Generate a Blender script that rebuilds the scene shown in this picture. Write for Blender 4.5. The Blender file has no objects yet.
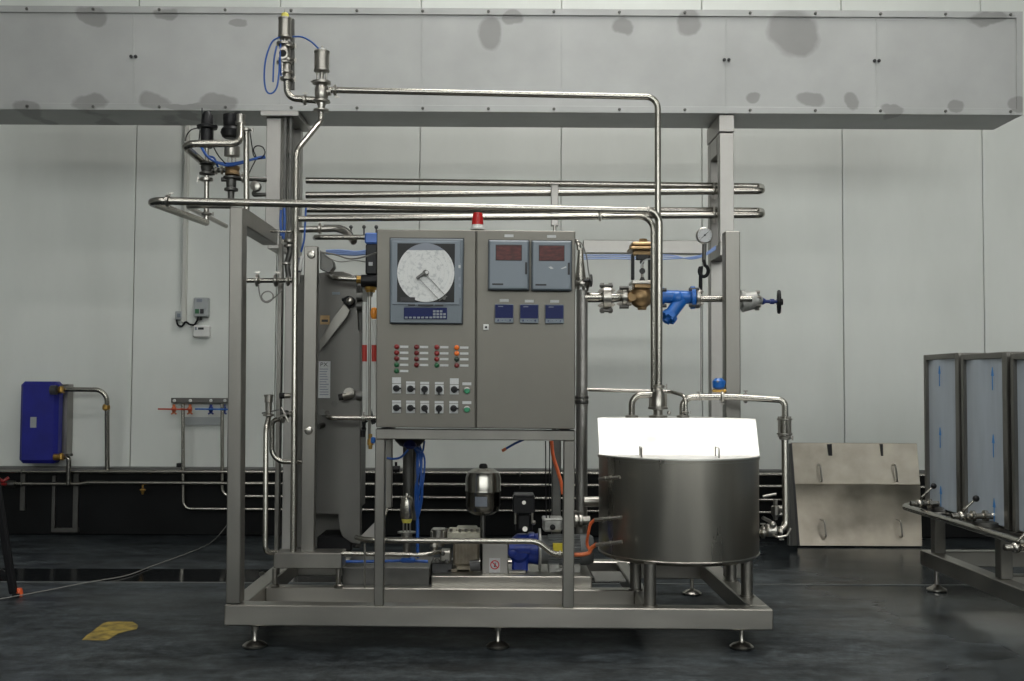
EXPOSURE = 0.04
FILL_GLOW = 6.5
import bpy, bmesh, math, random
from mathutils import Vector, Matrix
random.seed(7)
C = bpy.context.scene.collection
F = 1050.0
CAM_H = 1.32
R = math.radians
# ---------------------------------------------------------------- camera
cam_data = bpy.data.cameras.new('camera'); cam = bpy.data.objects.new('camera', cam_data); C.objects.link(cam)
cam_data.sensor_width = 36; cam_data.lens = F*36/1024; cam_data.clip_end = 200
CM = (Matrix.Rotation(R(-0.6), 4, 'Z') @ Matrix.Rotation(R(90)+math.atan(43.5/F), 4, 'X') @ Matrix.Rotation(R(0.3), 4, 'Z'))
cam.matrix_world = Matrix.Translation((0, 0, CAM_H)) @ CM
bpy.context.scene.camera = cam
M3 = CM.to_3x3()

def at(px, py, Y):
    "point of the place seen at that pixel of the photograph, at distance Y"
    d = M3 @ Vector(((px-512)/F, -(py-340.5)/F, -1))
    return Vector((0, 0, CAM_H)) + d*(Y/d.y)
def pr(r, Y): return r*Y/F
V = Vector
X_, Y_, Z_ = V((1, 0, 0)), V((0, 1, 0)), V((0, 0, 1))

# ---------------------------------------------------------------- materials
MATS = {}
def mat(name, col, rough=.5, metal=0., noise=0., nscale=8., stretch=(1, 1, 1), bump=0., bscale=None, rvar=0., emit=None, estr=0., coat=0., spec=.5, trans=0.):
    m = bpy.data.materials.new(name); m.use_nodes = True; nt = m.node_tree; n = nt.nodes; L = nt.links
    b = n['Principled BSDF']
    b.inputs['Base Color'].default_value = (*col, 1); b.inputs['Roughness'].default_value = rough
    b.inputs['Metallic'].default_value = metal; b.inputs['Coat Weight'].default_value = coat
    b.inputs['Specular IOR Level'].default_value = spec; b.inputs['Transmission Weight'].default_value = trans
    if emit: b.inputs['Emission Color'].default_value = (*emit, 1); b.inputs['Emission Strength'].default_value = estr
    if noise or bump or rvar:
        tc = n.new('ShaderNodeTexCoord'); mp = n.new('ShaderNodeMapping'); mp.inputs['Scale'].default_value = stretch
        L.new(tc.outputs['Object'], mp.inputs['Vector'])
        nz = n.new('ShaderNodeTexNoise'); nz.inputs['Scale'].default_value = nscale; nz.inputs['Detail'].default_value = 6
        L.new(mp.outputs[0], nz.inputs['Vector'])
        if noise:
            r = n.new('ShaderNodeValToRGB'); e = r.color_ramp.elements
            e[0].position = .3; e[1].position = .7
            e[0].color = (*[c*(1-noise) for c in col], 1); e[1].color = (*[min(1, c*(1+noise)) for c in col], 1)
            L.new(nz.outputs['Fac'], r.inputs[0]); L.new(r.outputs[0], b.inputs['Base Color'])
        if rvar:
            mr = n.new('ShaderNodeMapRange'); mr.inputs[1].default_value = .3; mr.inputs[2].default_value = .7
            mr.inputs[3].default_value = max(.02, rough-rvar); mr.inputs[4].default_value = min(1, rough+rvar)
            L.new(nz.outputs['Fac'], mr.inputs[0]); L.new(mr.outputs[0], b.inputs['Roughness'])
        if bump:
            nb = n.new('ShaderNodeTexNoise'); nb.inputs['Scale'].default_value = bscale or nscale*4; nb.inputs['Detail'].default_value = 4
            L.new(mp.outputs[0], nb.inputs['Vector'])
            bp = n.new('ShaderNodeBump'); bp.inputs['Strength'].default_value = bump; bp.inputs['Distance'].default_value = .002
            L.new(nb.outputs['Fac'], bp.inputs['Height']); L.new(bp.outputs[0], b.inputs['Normal'])
    MATS[name] = m
    return m
mat('frame_steel', (0.2192, 0.2107, 0.1916), .42, 1, .13, 6, (1, 1, .25), .10, 60, .07)
mat('base_steel', (0.3542, 0.3371, 0.3049), .36, 1, .13, 5, (.3, 1, 1), .10, 60, .08)
mat('pipe_steel', (0.3840, 0.3666, 0.3265), .27, 1)
mat('fitting_steel', (0.3712, 0.3539, 0.3203), .29, 1)
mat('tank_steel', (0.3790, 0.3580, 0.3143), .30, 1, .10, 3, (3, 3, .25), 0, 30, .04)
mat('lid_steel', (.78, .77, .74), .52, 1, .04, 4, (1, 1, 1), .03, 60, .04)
mat('cabinet_steel', (0.1531, 0.1460, 0.1285), .48, 1, .07, 5, (1, 1, 1), .06, 90, .05)
mat('plate_steel', (0.1404, 0.1365, 0.1271), .5, 1, .16, 4, (1, 1, .5), .08, 40, .07)
mat('dull_steel', (0.1260, 0.1242, 0.1170), .5, 1, .15, 8)
mat('gantry_steel', (0.3325, 0.3209, 0.3028), .45, 1, .14, 5, (1, 1, .4), .08, 40, .06)
mat('sheet_steel', (0.3468, 0.3172, 0.2670), .42, 1, .32, 3.5, (1, 1, 1), .10, 12, .12)
mat('tank_film', (.36, .405, .45), .38, 0, .08, 5, (4, 4, .5), .06, 20, .05)
mat('vessel_steel', (.27, .26, .235), .2, 1, .12, 10, rvar=.05)
mat('header_steel', (.36, .35, .33), .5, 1, .1, 5)
mat('dark_edge', (.05, .05, .05), .6)
mat('black_rubber', (.008, .008, .009), .5, spec=.2)
mat('black_plastic', (.009, .009, .010), .4, spec=.25)
mat('port_dark', (.008, .008, .008), .8)
mat('curb_paint', (0.0054, 0.0059, 0.0063), .55, 0, .4, 3, (1, 1, 1), .1, 20, spec=.15)
mat('ledge_paint', (.10, .10, .095), .5, 0, .2, 4)
mat('blue_pump', (0.0090, 0.0263, 0.1950), .35, 0, .25, 14, bump=.05)
mat('blue_cover', (.006, .009, .20), .5, 0, .15, 6)
mat('blue_valve', (0.0090, 0.1125, 0.4140), .35, 0, .12, 14)
mat('blue_hose', (0.0120, 0.0720, 0.3000), .35)
mat('light_blue_hose', (.22, .32, .60), .35)
mat('blue_cap', (.06, .14, .42), .45)
mat('red_lens', (.22, .012, .012), .3)
mat('dark_red_lens', (.14, .012, .012), .3)
mat('orange_lens', (.75, .16, .02), .3)
mat('green_lens', (.01, .10, .035), .3)
mat('black_green_lens', (.015, .03, .02), .3)
mat('green_button', (.02, .22, .10), .4)
mat('white_plastic', (.62, .62, .60), .45)
mat('label_white', (0.4510, 0.4592, 0.4592), .5, 0, .08, 120)
mat('tube_white', (.60, .61, .58), .25)
mat('tube_red', (.42, .03, .02), .3)
mat('amber', (.75, .27, .03), .3)
mat('instrument_grey', (0.1116, 0.1368, 0.1584), .42, 0, .06, 10)
mat('instrument_light', (0.1500, 0.1800, 0.2100), .4)
mat('instrument_blue', (.03, .05, .11), .3)
mat('screen_blue', (.006, .012, .075), .35, spec=.15)
mat('window_dark', (0.0175, 0.0175, 0.0175), .4, spec=.2)
mat('window_red', (.075, .014, .012), .35, 0, .6, 30, (1, 1, 3), spec=.25)
mat('ink_black', (.01, .01, .012), .5)
mat('ink_grey', (.2, .22, .26), .5)
mat('bronze', (.30, .20, .10), .38, .75, .25, 25)
mat('brass', (.50, .30, .08), .32, .9, .2, 25)
mat('copper_hose', (.52, .13, .04), .4, 0, .2, 20)
mat('orange_hose', (.62, .12, .035), .4, 0, .2, 20)
mat('red_paint', (.42, .05, .02), .4)
mat('beacon_red', (.40, .01, .01), .25)
mat('wheel_blue', (.015, .03, .14), .35)
mat('grey_cast', (.33, .33, .31), .5, .5, .25, 25)
mat('motor_grey', (0.1275, 0.1350, 0.1350), .5, .2, .2, 20)
mat('pump_tan', (0.1875, 0.1613, 0.1200), .5, .3, .3, 14)
mat('pump_cream', (0.3680, 0.3520, 0.2800), .5, .1, .25, 20)
mat('yellow_label', (.55, .45, .02), .5)
mat('yellow_cap', (.62, .56, .10), .45)
mat('sign_red', (.5, .02, .03), .5)
mat('cable_grey', (.20, .195, .18), .5)
mat('conduit_cream', (.50, .50, .46), .5)
mat('thermostat_grey', (.32, .34, .34), .5)
mat('orange_tip', (.60, .09, .02), .5)
mat('arrow_blue', (.03, .20, .50), .5)
mat('yellow_paint', (.24, .17, .025), .6, 0, .7, 14)
mat('brick_glow', (.8, .8, .78), .5)
mat('hall_wall', (.30, .31, .30), .7, 0, .1, 1)
mat('ceiling_paint', (.45, .46, .45), .7, 0, .1, 1)
mat('lamp_housing', (.5, .5, .5), .5)
LAMP = 14.0
MD = 1
mat('daylight_pane', (1, 1, 1), .5, emit=(.96, 1, .98), estr=FILL_GLOW)  # emission of the added fill windows behind the viewer
mat('lamp_diffuser', (1, 1, 1), .5, emit=(1, .985, .95), estr=LAMP)

# white wall panels: faint dirt and streaks
def wall_mat():
    m = mat('wall_panel', (.62, .66, .63), .5, 0)
    nt = m.node_tree; n = nt.nodes; L = nt.links; b = n['Principled BSDF']
    tc = n.new('ShaderNodeTexCoord'); mp = n.new('ShaderNodeMapping'); mp.inputs['Scale'].default_value = (1, 1, .35)
    L.new(tc.outputs['Object'], mp.inputs[0])
    a = n.new('ShaderNodeTexNoise'); a.inputs['Scale'].default_value = 1.6; a.inputs['Detail'].default_value = 8; a.inputs['Roughness'].default_value = .6
    L.new(mp.outputs[0], a.inputs['Vector'])
    r = n.new('ShaderNodeValToRGB'); e = r.color_ramp.elements
    e[0].position = .3; e[0].color = (.585, .605, .57, 1); e[1].position = .7; e[1].color = (.655, .675, .64, 1)
    L.new(a.outputs['Fac'], r.inputs[0]); L.new(r.outputs[0], b.inputs['Base Color'])
wall_mat()

def floor_mat():
    m = mat('floor_coating', (.02, .024, .025), .35, spec=.5)
    nt = m.node_tree; n = nt.nodes; L = nt.links; b = n['Principled BSDF']
    tc = n.new('ShaderNodeTexCoord')
    mp = n.new('ShaderNodeMapping'); mp.inputs['Scale'].default_value = (.6, 1.5, 1); L.new(tc.outputs['Object'], mp.inputs[0])
    a = n.new('ShaderNodeTexNoise'); a.inputs['Scale'].default_value = 4.5; a.inputs['Detail'].default_value = 12; a.inputs['Roughness'].default_value = .75
    L.new(mp.outputs[0], a.inputs['Vector'])
    r = n.new('ShaderNodeValToRGB'); e = r.color_ramp.elements
    e[0].position = .40; e[0].color = (.012, .0145, .0165, 1); e[1].position = .63; e[1].color = (.050, .059, .064, 1)
    L.new(a.outputs['Fac'], r.inputs[0])
    a2 = n.new('ShaderNodeTexNoise'); a2.inputs['Scale'].default_value = 14; a2.inputs['Detail'].default_value = 9; a2.inputs['Roughness'].default_value = .75
    L.new(tc.outputs['Object'], a2.inputs['Vector'])
    mx = n.new('ShaderNodeMix'); mx.data_type = 'RGBA'; mx.blend_type = 'OVERLAY'; mx.inputs[0].default_value = .8
    L.new(r.outputs[0], mx.inputs[6]); fr = n.new('ShaderNodeMapRange'); fr.inputs[1].default_value = .36; fr.inputs[2].default_value = .64; fr.inputs[3].default_value = .15; fr.inputs[4].default_value = .85; L.new(a2.outputs['Fac'], fr.inputs[0]); L.new(fr.outputs[0], mx.inputs[7]); L.new(mx.outputs[2], b.inputs['Base Color'])
    # wetness: smoother towards the right of the hall and in puddles
    sp = n.new('ShaderNodeSeparateXYZ'); L.new(tc.outputs['Object'], sp.inputs[0])
    w = n.new('ShaderNodeMapRange'); w.inputs[1].default_value = .9; w.inputs[2].default_value = 2.2; w.inputs[3].default_value = 0; w.inputs[4].default_value = .34
    L.new(sp.outputs[0], w.inputs[0])
    w2 = n.new('ShaderNodeMapRange'); w2.inputs[1].default_value = 2.5; w2.inputs[2].default_value = 3.1; w2.inputs[3].default_value = 1; w2.inputs[4].default_value = .1
    L.new(sp.outputs[0], w2.inputs[0]); wm = n.new('ShaderNodeMath'); wm.operation = 'MULTIPLY'; L.new(w.outputs[0], wm.inputs[0]); L.new(w2.outputs[0], wm.inputs[1])
    sm_ = n.new('ShaderNodeMath'); sm_.operation = 'MULTIPLY_ADD'; sm_.inputs[1].default_value = 1.1; sm_.inputs[2].default_value = .13; L.new(wm.outputs[0], sm_.inputs[0]); L.new(sm_.outputs[0], b.inputs['Specular IOR Level'])
    a3 = n.new('ShaderNodeTexNoise'); a3.inputs['Scale'].default_value = .9; a3.inputs['Detail'].default_value = 4; L.new(mp.outputs[0], a3.inputs['Vector'])
    mr = n.new('ShaderNodeMapRange'); mr.inputs[1].default_value = .35; mr.inputs[2].default_value = .6; mr.inputs[3].default_value = .3; mr.inputs[4].default_value = .55
    L.new(a3.outputs['Fac'], mr.inputs[0])
    s = n.new('ShaderNodeMath'); s.operation = 'SUBTRACT'; s.use_clamp = True; L.new(mr.outputs[0], s.inputs[0]); L.new(wm.outputs[0], s.inputs[1])
    mxx = n.new('ShaderNodeMath'); mxx.operation = 'MAXIMUM'; mxx.inputs[1].default_value = .09; L.new(s.outputs[0], mxx.inputs[0])
    L.new(mxx.outputs[0], b.inputs['Roughness'])
    bp = n.new('ShaderNodeBump'); bp.inputs['Strength'].default_value = .22; bp.inputs['Distance'].default_value = .004
    L.new(a2.outputs['Fac'], bp.inputs['Height']); L.new(bp.outputs[0], b.inputs['Normal'])
floor_mat()
mat('wet_gutter', (.006, .007, .008), .12, 0, .3, 3)
mat('slab_edge', (.07, .075, .075), .5, 0, .4, 6)

# ---------------------------------------------------------------- mesh builder
def frame_of(axis):
    a = axis.normalized(); h = Z_ if abs(a.z) < .9 else X_
    u = a.cross(h).normalized(); v = a.cross(u).normalized()
    return u, v
class MB:
    def __init__(s): s.bm = bmesh.new()
    def box(s, lo, hi, bev=0.):
        lo, hi = V(lo), V(hi)
        c = (lo+hi)/2; d = hi-lo
        r = bmesh.ops.create_cube(s.bm, size=1, matrix=Matrix.Translation(c) @ Matrix.Diagonal((abs(d.x), abs(d.y), abs(d.z), 1)))
        s._bev(r['verts'], bev)
        return s
    def _bev(s, verts, bev):
        if bev:
            es = {e for v in verts for e in v.link_edges}
            bmesh.ops.bevel(s.bm, geom=list(es), offset=bev, segments=1, affect='EDGES', profile=.5)
    def pbox(s, x0, y0, x1, y1, Y, depth, bev=0.):
        xm, ym = (x0+x1)/2, (y0+y1)/2
        return s.box((at(x0, ym, Y).x, Y, at(xm, y1, Y).z), (at(x1, ym, Y).x, Y+depth, at(xm, y0, Y).z), bev)
    def poly(s, pts, depth_vec, bev=0.):
        n0 = len(s.bm.verts)
        a = [s.bm.verts.new(p) for p in pts]; b = [s.bm.verts.new(V(p)+depth_vec) for p in pts]
        s.bm.faces.new(a); s.bm.faces.new(list(reversed(b)))
        k = len(a)
        for i in range(k): s.bm.faces.new([a[(i+1) % k], a[i], b[i], b[(i+1) % k]])
        s._bev(a+b, bev)
        return s
    def ppoly(s, pts, Y, depth, bev=0.):
        return s.poly([at(x, y, Y) for x, y in pts], V((0, depth, 0)), bev)
    def bar(s, a, b, w, h, bev=0., up=Z_):
        "box along a-b (a, b: centres of the ends), width w, height h along up"
        a, b = V(a), V(b); d = (b-a).normalized()
        side = d.cross(up).normalized(); u = side.cross(d).normalized()
        q = [a+side*w/2*i+u*h/2*j for i, j in ((-1, -1), (1, -1), (1, 1), (-1, 1))]
        return s.poly(q, b-a, bev)
    def ring(s, c, u, v, r, n):
        return [s.bm.verts.new(c+u*(r*math.cos(2*math.pi*i/n))+v*(r*math.sin(2*math.pi*i/n))) for i in range(n)]
    def _skin(s, rings, closed=False, caps=True):
        n = len(rings[0])
        for k in range(len(rings)-1+(1 if closed else 0)):
            A, B = rings[k], rings[(k+1) % len(rings)]
            for i in range(n): s.bm.faces.new([A[i], A[(i+1) % n], B[(i+1) % n], B[i]])
        if caps and not closed:
            s.bm.faces.new(list(reversed(rings[0]))); s.bm.faces.new(rings[-1])
    def cyl(s, a, b, r, r2=None, n=16):
        a, b = V(a), V(b); u, v = frame_of(b-a)
        s._skin([s.ring(a, u, v, r, n), s.ring(b, u, v, r if r2 is None else r2, n)])
        return s
    def lathe(s, base, axis, prof, n=24):
        base = V(base); ax = V(axis).normalized(); u, v = frame_of(ax)
        s._skin([s.ring(base+ax*h, u, v, max(r, 1e-4), n) for r, h in prof])
        return s
    def sphere(s, c, r, n=14, sc=(1, 1, 1)):
        bmesh.ops.create_uvsphere(s.bm, u_segments=n, v_segments=n//2+2, radius=r, matrix=Matrix.Translation(V(c)) @ Matrix.Diagonal((*sc, 1)))
        return s
    def tube(s, pts, r, bend=None, n=12, closed=False):
        P = [V(p) for p in pts]
        if bend is None: bend = r*2.6
        if bend and len(P) > 2:
            Q = [P[0]]
            for i in range(1, len(P)-1):
                a, b, c = P[i-1], P[i], P[i+1]
                u = (a-b); v = (c-b); lu, lv = u.length, v.length; u.normalize(); v.normalize()
                ang = math.pi-u.angle(v)
                if ang < .05: Q.append(b); continue
                t = min(bend*math.tan(ang/2), lu*.49, lv*.49); p0, p1 = b+u*t, b+v*t; w = math.cos(ang/2)
                k = max(3, int(ang/.2))
                for j in range(k+1):
                    x = j/k; A, B, Cc = (1-x)**2, 2*x*(1-x)*w, x*x
                    Q.append((p0*A+b*B+p1*Cc)/(A+B+Cc))
            Q.append(P[-1]); P = Q
        T = []
        m = len(P)
        for i in range(m):
            if closed: T.append((P[(i+1) % m]-P[i-1]).normalized())
            else: T.append((P[min(i+1, m-1)]-P[max(i-1, 0)]).normalized())
        u, _ = frame_of(T[0]); rings = []
        for i in range(m):
            u = (u-T[i]*u.dot(T[i])).normalized(); v = T[i].cross(u)
            rings.append(s.ring(P[i], u, v, r, n))
        s._skin(rings, closed)
        return s
    def hose(s, pts, r, n=8, seg=6):
        "smooth Catmull-Rom through the points"
        P = [V(p) for p in pts]; Q = []
        E = [P[0]*2-P[1]]+P+[P[-1]*2-P[-2]]
        for i in range(1, len(E)-2):
            a, b, c, d = E[i-1:i+3]
            for j in range(seg):
                t = j/seg
                Q.append(.5*((2*b)+(c-a)*t+(2*a-5*b+4*c-d)*t*t+(-a+3*b-3*c+d)*t**3))
        Q.append(P[-1])
        return s.tube(Q, r, 0, n)
    def torus(s, c, axis, R_, r, n=20, m=8, arc=None):
        c = V(c); u, v = frame_of(V(axis))
        pts = [c+u*R_*math.cos(2*math.pi*i/n)+v*R_*math.sin(2*math.pi*i/n) for i in range(n)]
        return s.tube(pts, r, 0, m, closed=True)
    def text(s, txt, c, size, Y_face=-1, squash=1.):
        cu = bpy.data.curves.new('t', 'FONT'); cu.body = txt; cu.size = size; cu.align_x = 'CENTER'; cu.align_y = 'CENTER'; cu.extrude = .0006
        o = bpy.data.objects.new('t', cu); C.objects.link(o)
        dg = bpy.context.evaluated_depsgraph_get(); me = bpy.data.meshes.new_from_object(o.evaluated_get(dg))
        me.transform(Matrix.Translation(V(c)) @ Matrix.Rotation(R(90), 4, 'X') @ Matrix.Diagonal((squash, 1, 1, 1)))
        s.bm.from_mesh(me); bpy.data.meshes.remove(me); bpy.data.objects.remove(o); bpy.data.curves.remove(cu)
        return s

SPLIT = {'bolt', 'seam', 'yoke_post', 'flange_bolt', 'cable', 'hose', 'tie_rod', 'guide_rod', 'yoke_rod', 'leg', 'bracket_clip', 'pump_foot', 'motor_foot', 'hex_bolt', 'handwheel_spoke', 'block_post', 'channel', 'cover_bolt', 'end_plate', 'fixing_disc', 'hanger', 'clamp_nut', 'stay', 'elbow_weld', 'tie_stud', 'flange', 'port', 'film_support', 'brand_mark', 'bonnet_bolt'}
class Node:
    def __init__(s, name, m=None, label=None, smooth=True):
        s.name, s.m, s.label, s.smooth = name, m, label, smooth
        s.mb = MB() if m else None; s.kids = []
    def part(s, name, m, label=None, smooth=True):
        k = Node(name, m, label, smooth); s.kids.append(k); return k
    def __getattr__(s, k):      # shape calls go to the mesh builder
        if k.startswith('__') or k == 'mb': raise AttributeError(k)
        f = getattr(s.mb, k)
        def g(*a, **kw): f(*a, **kw); return s
        return g
    def allmb(s):
        out = [s.mb] if s.mb and len(s.mb.bm.verts) else []
        for k in s.kids: out += k.allmb()
        return out
    def explode(s):
        "separate pieces of a repeated part become parts of their own"
        out = []
        for k in s.kids:
            k.explode()
            out += k.pieces() if k.name in SPLIT and k.mb is not None and not k.kids else [k]
        s.kids = out
    def pieces(s):
        bm = s.mb.bm; bm.verts.ensure_lookup_table(); seen = set(); isl = []
        for v in bm.verts:
            if v.index in seen: continue
            st = [v]; seen.add(v.index); g = []
            while st:
                q = st.pop(); g.append(q)
                for ed in q.link_edges:
                    o = ed.other_vert(q)
                    if o.index not in seen: seen.add(o.index); st.append(o)
            lo = [min(q.co[i] for q in g) for i in range(3)]; hi = [max(q.co[i] for q in g) for i in range(3)]
            isl.append([lo, hi, {q.index for q in g}])
        i = 0
        while i < len(isl):
            j = i+1
            while j < len(isl):
                A, B = isl[i], isl[j]
                if all(A[0][k] <= B[1][k]+1e-4 and B[0][k] <= A[1][k]+1e-4 for k in range(3)):
                    isl[i] = [[min(p, q) for p, q in zip(A[0], B[0])], [max(p, q) for p, q in zip(A[1], B[1])], A[2] | B[2]]; del isl[j]; j = i+1
                else: j += 1
            i += 1
        if len(isl) < 2: return [s]
        out = []
        for _, _, ids in isl:
            n = Node(s.name, s.m, s.label, s.smooth); n.mb.bm.free(); n.mb.bm = bm.copy(); n.mb.bm.verts.ensure_lookup_table()
            bmesh.ops.delete(n.mb.bm, geom=[v for v in n.mb.bm.verts if v.index not in ids], context='VERTS'); out.append(n)
        return out
    def emit(s, parent, base):
        if s.mb is not None:
            bmesh.ops.recalc_face_normals(s.mb.bm, faces=s.mb.bm.faces[:])
            me = bpy.data.meshes.new(s.name); s.mb.bm.to_mesh(me); s.mb.bm.free(); me.transform(Matrix.Translation(-base))
            me.materials.append(MATS[s.m])
            if s.smooth:
                for p in me.polygons: p.use_smooth = True
                me.set_sharp_from_angle(angle=R(32))
            o = bpy.data.objects.new(s.name, me)
        else: o = bpy.data.objects.new(s.name, None); o.empty_display_size = .1
        C.objects.link(o)
        if parent: o.parent = parent
        else: o.location = base
        if s.label: o['label'] = s.label
        for k in s.kids: k.emit(o, base)
        return o
def thing(name, label, cat, m=None, group=None, kind=None):
    t = Node(name, m, label); t.cat, t.group, t.kind = cat, group, kind
    return t
THINGS = []
def done(t):
    for v in t.allmb(): v.bm.verts.index_update()
    t.explode()
    lo = V((1e9,)*3); hi = V((-1e9,)*3)
    for mb in t.allmb():
        for v in mb.bm.verts:
            for i in range(3): lo[i] = min(lo[i], v.co[i]); hi[i] = max(hi[i], v.co[i])
    base = V(((lo.x+hi.x)/2, (lo.y+hi.y)/2, lo.z))
    o = t.emit(None, base)
    if t.cat: o['category'] = t.cat
    if t.group: o['group'] = t.group
    if t.kind: o['kind'] = t.kind
    THINGS.append(o)
    return o
def struct(name, m, fn):
    t = Node(name, m); fn(t); t.cat = None; t.group = None; t.kind = 'structure'
    return done(t)
# reusable details
def clamp(t, p, axis, r, wing=None, name='pipe_clamp'):
    "hygienic clamp: two ferrule discs, a band and a wing nut"
    p = V(p); a = V(axis).normalized(); c = t.part(name, 'fitting_steel')
    c.lathe(p-a*r*.62, a, [(r*1.02, 0), (r*1.5, r*.18), (r*1.72, r*.3), (r*1.72, r*.94), (r*1.5, r*1.06), (r*1.02, r*1.24)], 20)
    if wing is not None:
        w = V(wing).normalized()
        c.cyl(p+w*r*1.5, p+w*r*2.5, r*.25, n=8)
        c.bar(p+w*r*2.3-a*r*.7, p+w*r*2.3+a*r*.7, r*.45, r*.4, 0, up=w)
    return c

def hexbolt(t, p, axis, r, h):
    a = V(axis).normalized(); t.lathe(p, a, [(r, 0), (r, h*.8), (r*.8, h)], 6)
def bolted_flange(t, p, axis, r, th, nb=8, m='fitting_steel', name='flange', rb=None):
    a = V(axis).normalized(); f = t.part(name, m); f.lathe(V(p)-a*th/2, a, [(r*.97, 0), (r, th*.1), (r, th*.9), (r*.97, th)], 24)
    u, v = frame_of(a); b = t.part('bolt', 'fitting_steel')
    for i in range(nb):
        ang = 2*math.pi*(i+.5)/nb; q = V(p)+(u*math.cos(ang)+v*math.sin(ang))*r*.8
        b.cyl(q-a*th*1.3, q+a*th*1.3, r*.09, n=6)
        b.lathe(q-a*th*1.0, a, [(r*.17, 0), (r*.17, th*.45)], 6); b.lathe(q+a*th*.55, a, [(r*.17, 0), (r*.17, th*.45)], 6)
    return f
def level_foot(t, px, top, bottom, Y, z0=0.):
    "threaded machine foot with a bell"
    p = at(px, top, Y); f = t.part('levelling_foot', 'fitting_steel'); b = V((p.x, p.y, z0)); H = p.z-z0
    f.lathe(b, Z_, [(.040, 0), (.058, .006), (.060, .014), (.045, .026), (.016, .036), (.011, .045), (.011, H)], 24)
    f.lathe(b+Z_*(H-.02), Z_, [(.018, 0), (.018, .018)], 6)
# ================================================================ the hall
XL, XR, YN, YW, ZC = -8.0, 9.2, -7.0, 9.3, 7.6
struct('floor', 'floor_coating', lambda t: t.box((XL, YN, -.1), (XR, YW, 0)))
def wall(t):
    t.box((XL, YW+.03, 0), (XR, YW+.13, ZC))
    w = (at(843.5, 300, YW).x-at(418.6, 300, YW).x)/3; x0 = at(418.6, 300, YW).x; k = -7
    while x0+k*w < XR:
        a, b = max(XL, x0+k*w+.004), min(XR, x0+(k+1)*w-.004)
        if b > a: t.box((a, YW, .3), (b, YW+.028, ZC), .003)
        k += 1
struct('wall_back', 'wall_panel', wall)
struct('wall_left', 'hall_wall', lambda t: t.box((XL-.1, YN, 0), (XL, YW, ZC)))
struct('wall_right', 'hall_wall', lambda t: t.box((XR, YN, 0), (XR+.1, YW, ZC)))
struct('wall_front', 'hall_wall', lambda t: t.box((XL, YN-.1, 0), (XR, YN, ZC)))
struct('ceiling', 'ceiling_paint', lambda t: t.box((XL, YN, ZC), (XR, YW, ZC+.1)))
zc = at(512, 473.5, 9.15).z
struct('baseboard_back', 'curb_paint', lambda t: t.box((XL, 9.15, 0), (XR, YW, zc), .01))
struct('trim_1', 'ledge_paint', lambda t: t.box((XL, 9.13, zc), (XR, YW, zc+.035), .006))
struct('trim_2', 'wet_gutter', lambda t: t.box((XL, 7.02, -.02), (at(620, 575, 7.3).x, 7.50, .003)))
struct('trim_3', 'slab_edge', lambda t: t.box((XL, 6.985, -.02), (XR, 7.015, .004)))
for i, (x, y, w) in enumerate([(.9, 6.0, 3.4), (.9, 1.4, 3.0), (-3.6, 1.4, 2.6), (5.2, 1.4, 3.0), (.9, -2.4, 3.0), (-3.6, -2.4, 2.6), (5.2, -2.4, 3.0)]):
    t = thing('ceiling_light', 'long flat white luminaire hanging under the hall ceiling', 'ceiling light', group='luminaires of the hall')
    hw = .30 if y < 5 else .75
    t.part('lamp_housing', 'lamp_housing').box((x-w/2-.04, y-.04-hw, 7.16), (x+w/2+.04, y+.04+hw, 7.23), .01)
    t.part('diffuser', 'lamp_diffuser').box((x-w/2, y-hw, 7.145), (x+w/2, y+hw, 7.16))
    h = t.part('hanger', 'lamp_housing')
    for s in (-1, 1): h.cyl((x+s*w*.4, y, 7.23), (x+s*w*.4, y, ZC), .012, n=8)
    done(t)
# unseen glowing windows, added behind the viewer to light the back wall
for k in range(5):
    x = -5.6+k*3.1; t = Node('window_%d' % (k+1), None); t.cat = t.group = None; t.kind = 'structure'
    t.part('window_pane', 'daylight_pane').box((x, YN+.002, 2.9), (x+2.5, YN+.02, 5.6))
    f = t.part('window_frame', 'lamp_housing')
    for q in (0, 1.21, 2.42): f.box((x+q, YN, 2.9), (x+q+.08, YN+.06, 5.6))
    for q in (2.86, 4.2, 5.56): f.box((x, YN, q), (x+2.5, YN+.06, q+.08))
    done(t)

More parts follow.
